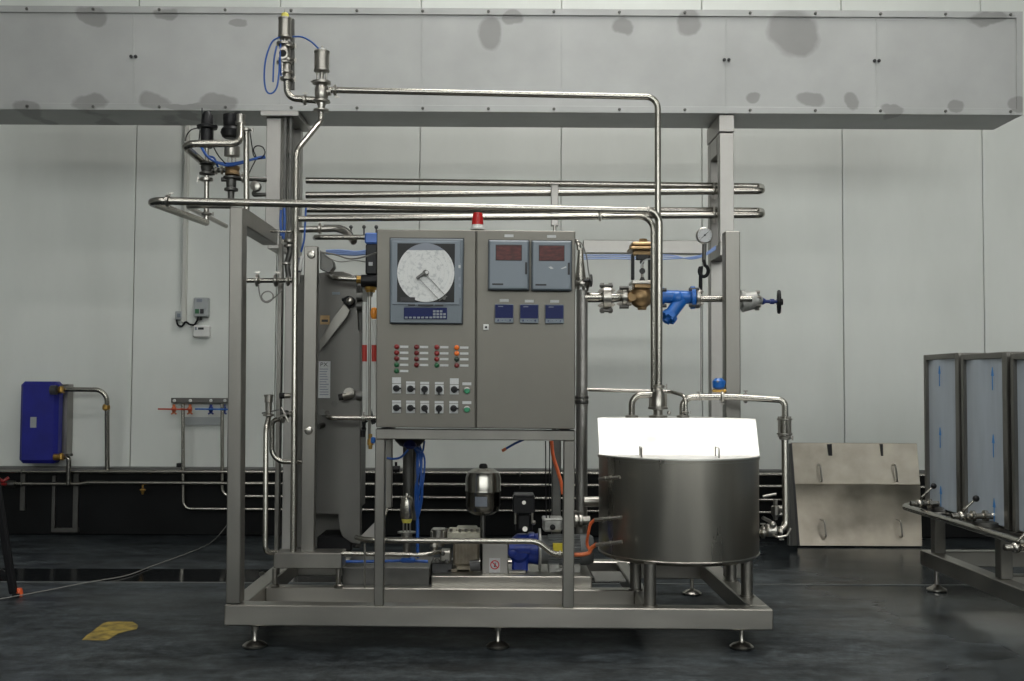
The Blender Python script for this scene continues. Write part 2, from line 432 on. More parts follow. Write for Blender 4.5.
# ================================================================ duct and its stands
D1, D2 = 7.4, 7.83
def duct_mat():
    m = mat('duct_sheet', (.36, .36, .355), .45, .3)
    nt = m.node_tree; n = nt.nodes; L = nt.links; b = n['Principled BSDF']
    tc = n.new('ShaderNodeTexCoord'); nz = n.new('ShaderNodeTexNoise'); nz.inputs['Scale'].default_value = 3; nz.inputs['Detail'].default_value = 8
    L.new(tc.outputs['Object'], nz.inputs['Vector'])
    wob = n.new('ShaderNodeVectorMath'); wob.operation = 'MULTIPLY_ADD'; wob.inputs[1].default_value = (.20, .20, .20)
    L.new(nz.outputs['Color'], wob.inputs[0]); L.new(tc.outputs['Object'], wob.inputs[2])
    base = DUCT_BASE
    # damp stains with a shape of their own: centre px, radii px
    stains = [(27, 104, 15, 9), (90, 103, 17, 10), (156, 103, 20, 11), (218, 104, 22, 12), (188, 106, 30, 5), (92, 14, 14, 10), (165, 12, 12, 6),
              (793, 34, 27, 26), (490, 34, 13, 20), (812, 100, 14, 9), (893, 106, 9, 7), (955, 105, 10, 6), (985, 20, 22, 7), (850, 102, 8, 8), (690, 22, 14, 16), (1018, 104, 9, 8), (514, 20, 12, 9), (621, 22, 13, 10), (240, 20, 10, 5), (752, 98, 9, 6)]
    prev = None
    for (x, y, rx, ry) in stains:
        p = at(x, y, D1)-base+V((.10, .10, .10)); rxm, rym = pr(rx, D1), pr(ry, D1)
        s = n.new('ShaderNodeVectorMath'); s.operation = 'SUBTRACT'; s.inputs[1].default_value = p; L.new(wob.outputs[0], s.inputs[0])
        k = n.new('ShaderNodeVectorMath'); k.operation = 'MULTIPLY'; k.inputs[1].default_value = (1/rxm, 0, 1/rym); L.new(s.outputs[0], k.inputs[0])
        ln = n.new('ShaderNodeVectorMath'); ln.operation = 'LENGTH'; L.new(k.outputs[0], ln.inputs[0])
        if prev is None: prev = ln.outputs['Value']
        else:
            mn = n.new('ShaderNodeMath'); mn.operation = 'MINIMUM'; L.new(prev, mn.inputs[0]); L.new(ln.outputs['Value'], mn.inputs[1]); prev = mn.outputs[0]
    r = n.new('ShaderNodeValToRGB'); e = r.color_ramp.elements
    e[0].position = .78; e[0].color = (.235, .235, .228, 1); e[1].position = 1.14; e[1].color = (.355, .36, .35, 1)
    L.new(prev, r.inputs[0])
    r2 = n.new('ShaderNodeValToRGB'); e = r2.color_ramp.elements; e[0].position = .3; e[0].color = (.86, .86, .86, 1); e[1].position = .7; e[1].color = (1, 1, 1, 1)
    L.new(nz.outputs['Fac'], r2.inputs[0])
    mx = n.new('ShaderNodeMix'); mx.data_type = 'RGBA'; mx.blend_type = 'MULTIPLY'; mx.inputs[0].default_value = 1
    L.new(r.outputs[0], mx.inputs[6]); L.new(r2.outputs[0], mx.inputs[7]); L.new(mx.outputs[2], b.inputs['Base Color'])
# corners: the duct runs the whole width of the hall bay and ends at the right
tl, bl = at(-60, 5.6, D1), at(-60, 109.5, D1); tr, br = at(1022, 12, D1), at(1022, 115.5, D1)
DUCT_BASE = V(((bl.x+br.x)/2, (D1+D2)/2, min(bl.z, br.z)))
duct_mat()
t = thing('ventilation_duct', 'long rectangular galvanised duct with damp stains running under the ceiling', 'duct')
bd = t.part('duct_body', 'duct_sheet'); bd.poly([bl, br, tr, tl], V((0, D2-D1, 0)), .004)
for nm, (A0, A1, s) in {'top_flange': (tl, tr, -1), 'bottom_flange': (bl, br, 1)}.items():
    q = .048*s; y = V((0, -.012, 0))
    f = t.part('flange', 'duct_sheet'); f.poly([A0+y, A1+y, A1+y+Z_*q, A0+y+Z_*q], V((0, .012, 0)), .002)
    bo = t.part('bolt', 'dull_steel')
    for i in range(17):
        x = 27+65.5*i-65.5
        k = (x+60)/1082
        if 0 < k < 1:
            p = A0.lerp(A1, k)+y+Z_*q*.5; bo.lathe(p, -Y_, [(.011, 0), (.011, .008), (.008, .011)], 8)
f = t.part('end_flange', 'duct_sheet'); f.poly([br+V((0, -.014, 0)), br+V((-.045, -.014, 0)), tr+V((-.045, -.014, 0)), tr+V((0, -.014, 0))], V((0, .014, 0)), .002)
sm = t.part('seam', 'duct_sheet')
for x in (132, 278, 419, 559, 724, 875):
    k = (x+60)/1082; a = bl.lerp(br, k)+Z_*.05; b = tl.lerp(tr, k)-Z_*.05
    sm.bar(a+V((0, -.002, 0)), b+V((0, -.002, 0)), .006, .006, up=Y_)
    if x in (132, 724, 875):
        for s in (-1, 1):
            p = a.lerp(b, .52)+V((s*.016, -.004, 0)); t.part('seam_bolt', 'ink_black').lathe(p, -Y_, [(.012, 0), (.012, .01), (.008, .014)], 8)
done(t)

def col(t, x0, x1, y0, y1, Y, d, name='column', m='gantry_steel'):
    t.part(name, m).pbox(x0, y0, x1, y1, Y, d, .004)
t = thing('duct_stand', 'tall square tube stand holding up the right half of the duct', 'duct stand')
zt = br.z-.003
def stand_right(t):
    a = at(719.8, 130, D1); b = at(734.2, 130, D1); w = b.x-a.x
    za = at(727, 132.5, D1).z; zm = at(727, 151, D1).z; zb = at(727, 243, D1).z
    t.part('head_beam', 'gantry_steel').box((a.x-.004, D1+.01, za+.008), (b.x+.004, D2+.02, zt+(bl.z-br.z)*.27), .004)
    t.part('top_beam', 'gantry_steel').box((a.x, D1+.11, zm), (b.x, D2-.09, za), .004)
    t.part('column', 'gantry_steel').box((a.x, D1+.01, zb), (b.x, D1+.09, za), .004)
    t.part('column', 'gantry_steel').box((a.x, D2-.09, 0), (b.x, D2+.01, za), .004)
    t.part('lower_beam', 'gantry_steel').box((a.x, D1+.01, zb-.09), (b.x, D2-.09, zb), .004)
stand_right(t); done(t)
t = thing('duct_stand', 'tall channel stand holding up the left half of the duct behind the valves', 'duct stand')
def stand_left(t):
    Yg = 7.2
    a = at(266, 130, D1).x; b = at(281, 130, D1).x
    zh = at(280, 117.5, D1).z; zb = at(280, 236, D1).z
    t.part('head_plate', 'gantry_steel').box((at(262, 115, D1).x, D1-.05, zh), (at(300, 115, D1).x, D2, zh+.035), .003)
    t.part('column', 'gantry_steel').box((a, D1+.01, zb), (b, D1+.11, zh), .004)
    t.part('column', 'gantry_steel').box((at(285, 300, D2-.09).x, D2-.09, 0), (at(298.5, 300, D2-.09).x, D2+.01, zh), .004)
    t.part('top_beam', 'gantry_steel').box((a+.03, D1+.11, zh-.19), (b, D2-.09, zh), .004)
    t.part('lower_beam', 'gantry_steel').box((a+.02, D1+.01, zb-.09), (b, D2-.09, zb), .004)
    c = t.part('channel', 'dull_steel')
    for x in (283, 288.5): c.pbox(x, 116, x+3, 240, D1+.0, .05, .003)
stand_left(t); done(t)
t = thing('cross_rail', 'pale square steel rail behind the valves carrying blue hoses', 'rail', 'gantry_steel')
t.bar(at(583, 247, 7.6), at(706, 248, 7.6), .09, at(583, 241, 7.6).z-at(583, 254, 7.6).z, .004); done(t)
t = thing('air_hose_bundle', 'bundle of thin blue air hoses clipped along the cross rail', 'hose')
h_ = t.part('hose', 'light_blue_hose')
for k in range(3):
    h_.hose([at(583, 255+k*2, 7.5)]+[at(600+i*18, 255.4+k*1.9+random.uniform(-.6, .6), 7.5) for i in range(5)]+[at(690, 259-k*.8, 7.45), at(704, 256-k, 7.4), at(716, 249-k*1.5, 7.38)], .0042)
done(t)

# ================================================================ skid base
Y0 = 5.25
BH = at(500, 606.5, Y0).z-at(500, 627.5, Y0).z
def fb(px, top, Y): return at(px, top, Y)
t = thing('skid_base', 'low stainless box beam base under the whole machine', 'machine base')
ZL, ZR = at(224, 604.8, Y0).z, at(773.5, 609.6, Y0).z
XL0, XR0 = at(224, 615, Y0).x, at(773.5, 615, Y0).x
def zt_(x): return ZL+(ZR-ZL)*(x-XL0)/(XR0-XL0)
def xbeam(name, x0, x1, y, d, h=None):
    h = h or BH
    t.part(name, 'base_steel').bar(V((x0, y+d/2, zt_(x0)-h/2)), V((x1, y+d/2, zt_(x1)-h/2)), d, h, .006)
def ybeam(name, x, w, y0, y1, h=None):
    h = h or BH
    z = zt_(x+w/2)
    t.part(name, 'base_steel').box((x, y0, z-h), (x+w, y1, z), .006)
YB = 6.72
xbeam('front_beam', XL0, XR0, Y0, .10)
xbeam('rear_beam', XL0, XR0, YB-.10, .10)
xm = (at(644, 607, Y0+.1).x)
xbeam('middle_beam', XL0+.10, xm, 5.71, .08)
ybeam('side_beam', XL0, .10, Y0+.1, YB-.1); ybeam('side_beam', XR0-.10, .10, Y0+.1, YB-.1)
ybeam('cross_beam', xm-.001, .07, Y0+.1, YB-.1)
# drip tray of folded sheet between front and middle beam
t.part('drip_tray', 'plate_steel').box((XL0+.1, Y0+.1, .115), (xm, 5.71, .121))
for px, Yf in ((255, Y0+.06), (498, Y0+.06), (741.5, Y0+.06)):
    level_foot(t, px, 626, 0, Yf)
level_foot(t, 692, 572, 0, 6.66); level_foot(t, 262, 572, 0, 6.66)
done(t)

# ---- upright frame
t = thing('upright_frame', 'square tube frame with the tall left front post', 'frame')
t.part('front_post', 'frame_steel').ppoly([(229.6, 207), (243.0, 207), (240.2, 604), (225.6, 604)], Y0+.005, .088, .005)
a = at(246.7, 208, Y0+.09); b = at(246.7, 226, Y0+.09)
t.part('side_rail', 'frame_steel').box((a.x-.088, Y0+.093, b.z), (a.x, 6.09, a.z), .005)
zb_ = zt_(at(279, 560, 6.05).x)
t.part('rear_post', 'frame_steel').box((at(276.8, 400, 6.06).x, 6.04, zb_), (at(281.3, 400, 6.06).x, 6.09, b.z+.001), .003)
done(t)
t = thing('rear_post', 'square tube post standing behind the tank, right of the pressure gauge', 'post', 'frame_steel')
x0, x1 = at(725.6, 400, 6.07).x, at(740.8, 400, 6.07).x
t.box((x0, 6.07, zt_(x0)), (x1, 6.07+x1-x0, at(733, 231, 6.07).z), .005); done(t)

# ================================================================ control cabinet on its stand
YC = 5.22
t = thing('cabinet_stand', 'square tube table frame under the control cabinet', 'stand')
t.part('top_rail', 'frame_steel').ppoly([(375.6, 428.6), (575.2, 430.4), (575.2, 440.8), (375.6, 439.2)], Y0, .055, .004)
t.part('leg', 'frame_steel').ppoly([(375.2, 439.3), (385, 439.4), (383.4, 606), (373.7, 606)], Y0, .055, .004)
t.part('leg', 'frame_steel').ppoly([(563.8, 440.8), (575, 440.8), (574, 608), (562.6, 608)], Y0, .055, .004)
for x, w in ((377, .055), (560, .055)):
    p = at(x, 435, Y0)
    t.part('top_rail', 'frame_steel').box((p.x, Y0+.056, at(x, 440.5, Y0).z), (p.x+w, 5.62, at(x, 429, Y0).z), .004)
p = at(387, 500, 5.62); t.part('leg', 'frame_steel').box((p.x-.02, 5.62, at(387, 508, 5.62).z), (p.x+.025, 5.66, at(387, 432, 5.62).z+.03), .004)
done(t)

t = thing('control_cabinet', 'grey stainless control cabinet with chart recorder, lamps and rotary switches', 'control cabinet')
cb = [(376.8, 229.2), (575.4, 231.0), (575.0, 429.2), (376.0, 427.2)]
t.part('body', 'cabinet_steel').ppoly(cb, YC+.022, .28, .004)
t.part('door', 'cabinet_steel').ppoly([(376.9, 229.4), (475.7, 230.2), (475.2, 428), (376.1, 427.1)], YC, .022, .003)
t.part('door', 'cabinet_steel').ppoly([(476.9, 230.2), (575.3, 231.1), (574.9, 429.1), (476.5, 428)], YC, .022, .003)
lk = t.part('door_lock', 'white_plastic'); lk.pbox(483.2, 324.2, 488.8, 330, YC-.008, .008, .002)
lk.part('key_slot', 'ink_black').lathe(at(486, 327.2, YC-.008), -Y_, [(.006, 0), (.006, .004)], 12)
# chart recorder
r = t.part('chart_recorder', 'instrument_grey')
r.ppoly([(390, 238.3), (463.5, 238.9), (462, 323.6), (390, 323)], YC-.035, .035, .004)
Yr = YC-.035
r.part('seal', 'ink_black').ppoly([(389.5, 237.4), (464.2, 238), (463, 324.4), (389.6, 324)], YC-.006, .006)
r.part('window_frame', 'instrument_light').ppoly([(392, 240.6), (460.6, 241), (459.6, 304.8), (392, 304.6)], Yr-.006, .006, .002)
r.part('window_recess', 'window_dark').ppoly([(397.4, 243.2), (455, 243.7), (454.2, 302.4), (397, 302)], Yr-.008, .003)
def chart_mat():
    m = mat('chart_paper', (.62, .62, .60), .55)
    nt = m.node_tree; n = nt.nodes; L = nt.links; b = n['Principled BSDF']
    tc = n.new('ShaderNodeTexCoord'); mp = n.new('ShaderNodeMapping'); L.new(tc.outputs['Object'], mp.inputs[0])
    n1 = n.new('ShaderNodeTexNoise'); n1.inputs['Scale'].default_value = 60; n1.inputs['Detail'].default_value = 5; L.new(mp.outputs[0], n1.inputs[0])
    r = n.new('ShaderNodeValToRGB'); e = r.color_ramp.elements; e[0].position = .33; e[0].color = (.46, .47, .47, 1); e[1].position = .46; e[1].color = (.62, .625, .61, 1)
    L.new(n1.outputs['Fac'], r.inputs[0]); L.new(r.outputs[0], b.inputs['Base Color'])
chart_mat()
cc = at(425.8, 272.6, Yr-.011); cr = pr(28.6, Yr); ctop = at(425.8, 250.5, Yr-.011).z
disc = []; 
for i in range(72):
    a_ = 2*math.pi*i/72; p = cc+V((cr*math.cos(a_), 0, cr*math.sin(a_)*1.03)); disc.append(p)
ch = r.part('chart_disc', 'chart_paper', 'round white paper chart'); ch.poly(disc, V((0, .003, 0)))
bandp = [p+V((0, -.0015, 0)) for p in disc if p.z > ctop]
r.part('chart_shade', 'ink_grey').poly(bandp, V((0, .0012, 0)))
rg = r.part('chart_rings', 'ink_grey')
for k in (.35, .5, .65, .8, .93): rg.torus(cc+V((0, .0001, 0)), Y_, cr*k, .0003, 60, 4)
hb = r.part('chart_hub', 'dull_steel'); hb.cyl(at(425.5, 273, Yr-.012), at(425.5, 273, Yr-.028), .016)
hb.cyl(at(426.5, 272.4, Yr-.028), at(426.5, 272.4, Yr-.034), .011); hb.bar(at(425, 272.5, Yr-.02), at(416.5, 278.5, Yr-.02), .012, .028, .002, up=Y_)
r.part('hub_cap', 'white_plastic').cyl(at(426.8, 272.2, Yr-.034), at(426.8, 272.2, Yr-.038), .008)
pa = r.part('pen_arm', 'dull_steel')
for dx, dy in ((-3, 2.5), (3.5, -2.2)): pa.bar(at(422+dx, 276+dy, Yr-.018), at(442.5+dx*.9, 298+dy, Yr-.018), .002, .004, up=Y_)
pa.bar(at(439, 300.5, Yr-.018), at(447, 296, Yr-.018), .004, .008, up=Y_); pa.cyl(at(444, 298, Yr-.012), at(444, 298, Yr-.024), .009)
r.part('name_plate', 'ink_black').pbox(400.5, 297.2, 415, 301.6, Yr-.014, .003)
sl = r.part('slot', 'ink_black'); sl.pbox(418, 304.4, 433, 306, Yr-.010, .004); sl.pbox(408, 304.3, 415, 305.8, Yr-.009, .003); sl.pbox(435, 304.5, 443, 306, Yr-.009, .003)
kp = r.part('keypad', 'screen_blue', 'dark keypad strip with pale keys'); kp.pbox(403.8, 307.6, 447, 319.2, Yr-.005, .005, .002)
ky = r.part('key', 'ink_grey')
for i in range(7): ky.pbox(404.8+4.1*i, 316.6, 407.6+4.1*i, 318.4, Yr-.008, .003)
for i in range(4):
    for j in range(3):
        if (i, j) != (3, 0): ky.pbox(433+3.4*i, 310.2+2.9*j, 435.6+3.4*i, 312.3+2.9*j, Yr-.008, .003)
hd = r.part('side_latch', 'instrument_light'); hd.pbox(457.8, 263, 461, 298, Yr-.009, .009, .001)
for yy in (265, 277, 284): r.part('latch_mark', 'label_white' if yy == 265 else 'ink_grey').pbox(458.5, yy, 460.5, yy+3, Yr-.011, .002)
# two grey indicators with dark red windows
for i, (x0, x1, y0, y1) in enumerate(((488.6, 528.8, 240.2, 289.6), (531.8, 571.4, 240.7, 290.2))):
    q = t.part('display_unit', 'instrument_grey', ('left' if i == 0 else 'right')+' grey indicator with dark red window')
    q.pbox(x0, y0, x1, y1, YC-.045, .045, .004); Yq = YC-.045
    q.part('seal', 'ink_black').pbox(x0-.6, y0-.6, x1+.7, y1+1.0, YC-.006, .006)
    q.part('face_frame', 'instrument_light').pbox(x0+1.2, y0+1.0, x1-1.2, y1-1.2, Yq-.004, .004, .002)
    q.part('red_window', 'window_red').pbox(x0+7.6, y0+5.2, x1-7.4, y0+19.8, Yq-.006, .004, .001)
    q.part('window_trim', 'ink_black').pbox(x0+7.0, y0+4.5, x1-6.8, y0+20.4, Yq-.0050, .003)
    q.part('maker_mark', 'ink_black').pbox(x0+3.6, y1-6.2, x0+14.6, y1-4.6, Yq-.006, .002)
    q.part('latch', 'ink_black').pbox(x1-3.6, y0+22, x1-1.6, y0+34, Yq-.009, .005, .001)
    if i:
        g = q.part('sticker_remains', 'label_white'); g.ppoly([(548.5, 267), (551, 266.4), (553.6, 268.4), (551, 269)], Yq-.006, .002); g.ppoly([(560.6, 268.6), (566, 266.2), (566.6, 267.4), (562, 269)], Yq-.006, .002)
for x, y in ((509, 235.8), (551.6, 236.4), (504.2, 300.4), (529.3, 301.1), (554.6, 301.3)):
    t.part('label_strip', 'label_white').pbox(x-4.5, y-1.3, x+4.5, y+1.3, YC-.002, .002)
for x in (504.2, 529.3, 554.6):
    y = 304 + (x-504)*.012
    q = t.part('controller', 'instrument_light'); q.pbox(x-9.4, y, x+9.2, y+18.8, YC-.02, .02, .002)
    q.part('screen', 'screen_blue').pbox(x-9, y+.6, x+8.8, y+14, YC-.023, .004, .001)
    d = q.part('digits', 'ink_grey'); d.pbox(x-6, y+2, x-1, y+2.8, YC-.0245, .002)
    b_ = q.part('button', 'instrument_blue')
    for dx in (-6, -1.8, 1.8, 6): b_.lathe(at(x+dx, y+16.2, YC-.02), -Y_, [(.006 if abs(dx) > 3 else .0035, 0), (.005 if abs(dx) > 3 else .003, .004)], 10)
# signal lamps
cols = [(396.7, [(346.7, 'red_lens'), (352.7, 'red_lens'), (358.6, 'dark_red_lens'), (364.8, 'green_lens'), (371, 'green_lens')]),
        (416.6, [(347, 'dark_red_lens'), (353, 'dark_red_lens'), (359, 'dark_red_lens'), (365, 'dark_red_lens')]),
        (436.8, [(347.2, 'red_lens'), (353.3, 'red_lens'), (359.1, 'red_lens'), (365.3, 'green_lens')]),
        (456.8, [(347.6, 'orange_lens'), (353.5, 'orange_lens'), (359.3, 'black_green_lens'), (365.5, 'dark_red_lens')])]
for x, L_ in cols:
    for y, mm in L_:
        q = t.part('indicator_light', mm, smooth=True); p = at(x, y, YC)
        q.lathe(p, -Y_, [(.0125, 0), (.0125, .004), (.0105, .005), (.0105, .012), (.007, .0165), (.001, .018)], 16)
        q.part('legend_strip', 'label_white').pbox(x+3.1, y-1.1, x+11.6, y+1.1, YC-.002, .002)
# rotary switches
def rot(x, y, ang, tall=False):
    q = t.part('rotary_switch', 'label_white'); q.pbox(x-4.5, y-5, x+4.3, y+4.6, YC-.005, .005, .001)
    q.part('legend_strip', 'label_white').pbox(x-4.5, y-(11.5 if tall else 7.8), x+4.3, y-5.6, YC-.002, .002)
    k = q.part('switch_knob', 'black_plastic'); p = at(x-.2, y-.4, YC-.005)
    k.lathe(p, -Y_, [(.0165, 0), (.0165, .006), (.013, .009), (.012, .02)], 18)
    d = V((math.cos(ang), 0, math.sin(ang))); k.bar(p-d*.013+V((0, -.018, 0)), p+d*.026+V((0, -.018, 0)), .014, .009, .002, up=d.cross(Y_))
for x, y, g, tl_ in ((396.6, 388.8, 0, 1), (410.6, 389.2, 0, 0), (424.8, 389.6, -90, 0), (439.4, 389.8, -90, 0), (454.4, 389.8, 0, 1),
                     (396.6, 408.2, 0, 0), (410.6, 408.4, 0, 0), (424.8, 408.6, -60, 0), (439.2, 408.8, -90, 0), (453.8, 408.8, 0, 0)):
    rot(x, y, R(g), tl_)
for x, y in ((467.0, 390.6), (467.0, 409.4)):
    q = t.part('push_button', 'green_button'); p = at(x, y, YC)
    q.lathe(p, -Y_, [(.0165, 0), (.0165, .007), (.013, .008), (.012, .011), (.003, .0115)], 20)
    q.part('button_bezel', 'fitting_steel').torus(p+V((0, -.006, 0)), Y_, .0158, .002, 24, 6)
    q.part('legend_strip', 'label_white').pbox(x-4.6, y-8.2, x+4.3, y-5.4, YC-.002, .002)
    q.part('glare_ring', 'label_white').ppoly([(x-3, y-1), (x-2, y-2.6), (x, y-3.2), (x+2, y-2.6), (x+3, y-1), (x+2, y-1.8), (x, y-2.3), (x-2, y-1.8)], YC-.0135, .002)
done(t)

t = thing('warning_beacon', 'red beacon lamp standing on top of the control cabinet', 'beacon lamp')
p = at(477.6, 229.6, 5.36)
t.part('beacon_base', 'white_plastic').lathe(p, Z_, [(.036, 0), (.036, .012), (.031, .016), (.031, .024)], 24)
t.part('beacon_lens', 'beacon_red').lathe(p+Z_*.024, Z_, [(.030, 0), (.029, .03), (.025, .045), (.026, .052), (.022, .062), (.004, .066)], 24); done(t)
# ================================================================ pipes
def P(*pts): return [at(*p) for p in pts]
def pipe(name, label, pts, rpx, Yr=None, bend=None, m='pipe_steel', n=14, cat='pipe', group=None):
    t = thing(name, label, cat, group=group); r = pr(rpx, Yr or pts[0][2])
    t.part('tube', m).tube(P(*pts), r, bend, n); t.r = r
    return t
# long pipe over the cabinet (product pipe)
YP = 5.30
t = pipe('process_pipe', 'long polished pipe running over the post and control cabinet, then down to the tank lid', [(206.2, 222.6, 6.1), (145.5, 200.6, YP), (659.2, 211, 5.70), (658.6, 386, 5.70)][:2]+[(659.2, 211, 5.70), (658.6, 386, 5.70)], 4.0, YP, .07)
clamp(t, at(167.5, 200.9, YP+.016), X_, t.r*.9, V((.4, 0, 1)))
c = t.part('elbow_weld', 'fitting_steel')
for x, y, yy_ in ((254.5, 202.9, YP+.085), (648, 210.3, 5.69)): c.lathe(at(x, y, yy_)-X_*.004, X_, [(t.r*1.06, 0), (t.r*1.1, .004), (t.r*1.06, .008)], 16)
bt = t.part('bolt', 'fitting_steel'); bt.cyl(at(254, 199.5, YP+.085), at(254, 206, YP+.085), .012, n=8)
clamp(t, at(658.4, 386.5, 5.70), Z_, t.r*.95, X_)
done(t)
t = pipe('process_pipe', 'thinner pipe tucked behind and under the long pipe over the cabinet', [(299, 219, 5.8), (650, 216.4, 5.62), (653.2, 220, 5.62), (653.4, 390, 5.80)][:1]+[(653.3, 216.4, 5.80), (653.4, 392, 5.80)], 2.9, 5.7, .08)
clamp(t, at(600, 216.9, 5.65), X_, t.r*.85); done(t)
t = pipe('process_pipe', 'highest pipe of the machine, leaving the upper valve and turning down behind the others', [(329, 90, 6.0), (657.8, 97, 6.0), (657.9, 386, 5.98)], 3.2, 6.0, .07)
clamp(t, at(335, 90.1, 6.0), X_, t.r*1.0, Z_*-1+X_*.3); done(t)
# stacked holding tubes
for nm, a, b, yu in (('upper', (306, 180.5), (306, 195.2), (187.2, 190.6)), ('lower', (306, 209.5), (306, 218), (211.5, 214.5))):
    t = thing('holding_tube', nm + ' long hairpin tube reaching past the duct stand on the right', 'pipe')
    r = pr(3.4, 7.6)
    p1, p2 = at(a[0], a[1], 7.70), at(750, yu[0]-.8, 7.70); p3, p4 = at(760, yu[0], 7.74), at(758, yu[1], 7.56)
    q1, q2 = at(b[0], b[1], 7.52), at(750, yu[1]+.4, 7.52)
    k = V((.085, 0, 0))
    t.part('tube', 'pipe_steel').tube([p1, p2, p2+k, q2+k, q2, q1], r, .075, 14)
    w = t.part('saddle_clip', 'fitting_steel')
    for px in (712,):
        pp = at(px, yu[1], 7.6); w.torus(V((pp.x, 7.52, q2.z)), X_, r*1.15, .006, 16, 6); w.cyl(V((pp.x, 7.52, q2.z-.06)), V((pp.x, 7.52, q2.z+.07)), .007, n=8)
    done(t)
t = thing('tube_support', 'short square strut holding the hairpin tubes above the cabinet', 'strut')
t.part('strut', 'gantry_steel').pbox(551.2, 183.4, 558.4, 225.6, 7.44, .06, .003)
t.part('pin', 'fitting_steel').cyl(at(554.6, 225.6, 7.45), at(554.6, 236, 7.45), .012)
t.part('end_cap', 'fitting_steel').pbox(550.6, 182.4, 558.9, 184, 7.415, .06, .002)
done(t)
# ---- left tall pipes
t = pipe('riser_pipe', 'tall thin riser pipe from the upper valve down past the heat exchanger', [(321, 112, 6.0), (321, 121, 6.0), (296.2, 151, 5.8), (293.2, 552, 5.7)], 3.0, 5.85, .10)
clamp(t, at(296, 232.5, 5.8), Z_, t.r*.85); done(t)
t = pipe('bypass_pipe', 'left pipe bent under the small valve left of the heat exchanger', [(269, 416, 5.75), (266, 428, 5.70), (265.2, 552.5, 5.62), (276, 552.5, 5.66)], 2.6, 5.7, .09)
done(t)
t = pipe('bypass_pipe', 'pipe dropping beside the small valve and turning right to the exchanger', [(284, 418.5, 5.8), (271.5, 420, 5.8), (271.8, 461.6, 5.8), (303, 462, 5.8)], 2.5, 5.8, .075)
clamp(t, at(283, 418.3, 5.8), X_, t.r*1.1, Z_); done(t)
t = thing('small_valve', 'small upright valve on top of the left bypass pipe', 'valve')
b = at(268.5, 411, 5.75)
t.part('valve_body', 'fitting_steel').lathe(b-Z_*.03, Z_, [(.014, 0), (.03, .004), (.03, .012), (.016, .018), (.016, .035)], 16)
t.part('bonnet', 'fitting_steel').lathe(b+Z_*.005, Z_, [(.018, 0), (.018, .04), (.022, .042), (.022, .072), (.026, .074), (.026, .084), (.010, .086)], 20)
h = t.part('handle', 'dull_steel'); h.bar(b-X_*.035-Z_*.012, b+X_*.055+Z_*.006, .012, .008, 0)
done(t)
t = thing('sampling_valve', 'small cross handled valve joining the bypass pipe to the exchanger', 'valve')
b = at(286, 414.5, 5.75)
t.part('valve_body', 'dull_steel').sphere(b, .024)
k = t.part('cross_handle', 'fitting_steel')
for a_ in (25, 115): d = V((math.cos(R(a_)), -.1, math.sin(R(a_)))); k.cyl(b-Y_*.03-d*.045, b-Y_*.03+d*.045, .0065, n=8)
k.cyl(b, b-Y_*.04, .009); t.part('outlet', 'fitting_steel').cyl(b+X_*.02, b+X_*.05, .012); done(t)
for (x, y, dx) in ((277.5, 394.5, 14), (332, 397.5, 26)):
    pass
# horizontal instrument pipe at the left post
t = pipe('instrument_pipe', 'short horizontal pipe with two clamps right of the tall front post', [(247, 280.5, 5.9), (292, 280.5, 5.9)], 2.4, 5.9, 0)
clamp(t, at(257.5, 280.5, 5.9), X_, t.r*1.5, Z_); clamp(t, at(276, 280.5, 5.9), X_, t.r*1.5, V((.2, 0, 1)))
clamp(t, at(288, 281, 5.9), X_, t.r*1.2); done(t)
t = thing('sensor_cable', 'thin grey cable coiled once under the short clamped pipe', 'cable')
h_ = t.part('cable', 'cable_grey')
h_.hose(P((258.5, 284, 5.88), (259.5, 293, 5.88), (262, 300, 5.87), (267, 302.5, 5.86), (272, 299.5, 5.86), (273, 295, 5.86), (269.5, 291.5, 5.86), (264, 292.5, 5.86), (261.5, 297, 5.87), (266, 301.5, 5.88), (275, 297, 5.9), (283, 289, 5.92)), .004); done(t)
t = thing('tube_bridge', 'short bright rod crossing under the side rail top', 'rod', 'pipe_steel'); t.cyl(at(267, 231.3, 5.9), at(292, 231.6, 5.9), pr(1.1, 5.9)); done(t)
# chain of fittings down behind riser
t = thing('check_valve_column', 'short dark column of clamped fittings behind the riser pipe', 'fitting')
t.part('tube', 'dull_steel').tube(P((290, 240, 6.05), (290, 252, 6.05), (287, 262, 6.05), (288.5, 277, 6.05)), .016, .03)
for y in (241, 246): clamp(t, at(289, y, 6.05), Z_, .017, X_ if y > 243 else -X_)
clamp(t, at(286.5, 263.5, 6.05), Z_, .015, -X_); done(t)
t = thing('blue_air_tube', 'blue air tubes hanging beside the riser pipe over the heat exchanger', 'hose')
h_ = t.part('hose', 'blue_hose')
h_.hose(P((281, 210, 6.4), (280.5, 222, 6.4), (281.5, 236, 6.4)), .008); h_.hose(P((284, 208, 6.42), (284.5, 224, 6.42), (283, 239, 6.42)), .009)
h_.hose(P((306, 206, 6.2), (305, 225, 6.2), (304, 240, 6.2), (301, 252, 6.2)), .006); done(t)
t = thing('junction_capsule', 'dark blue and white capsule between the riser pipe and the exchanger column', 'fitting')
t.part('capsule', 'screen_blue').bar(at(299, 258, 6.1), at(299, 272, 6.1), .05, .03, .01, up=X_)
t.part('capsule_stripe', 'white_plastic').bar(at(302, 256, 6.08), at(299.5, 271, 6.08), .02, .018, .004, up=X_); done(t)

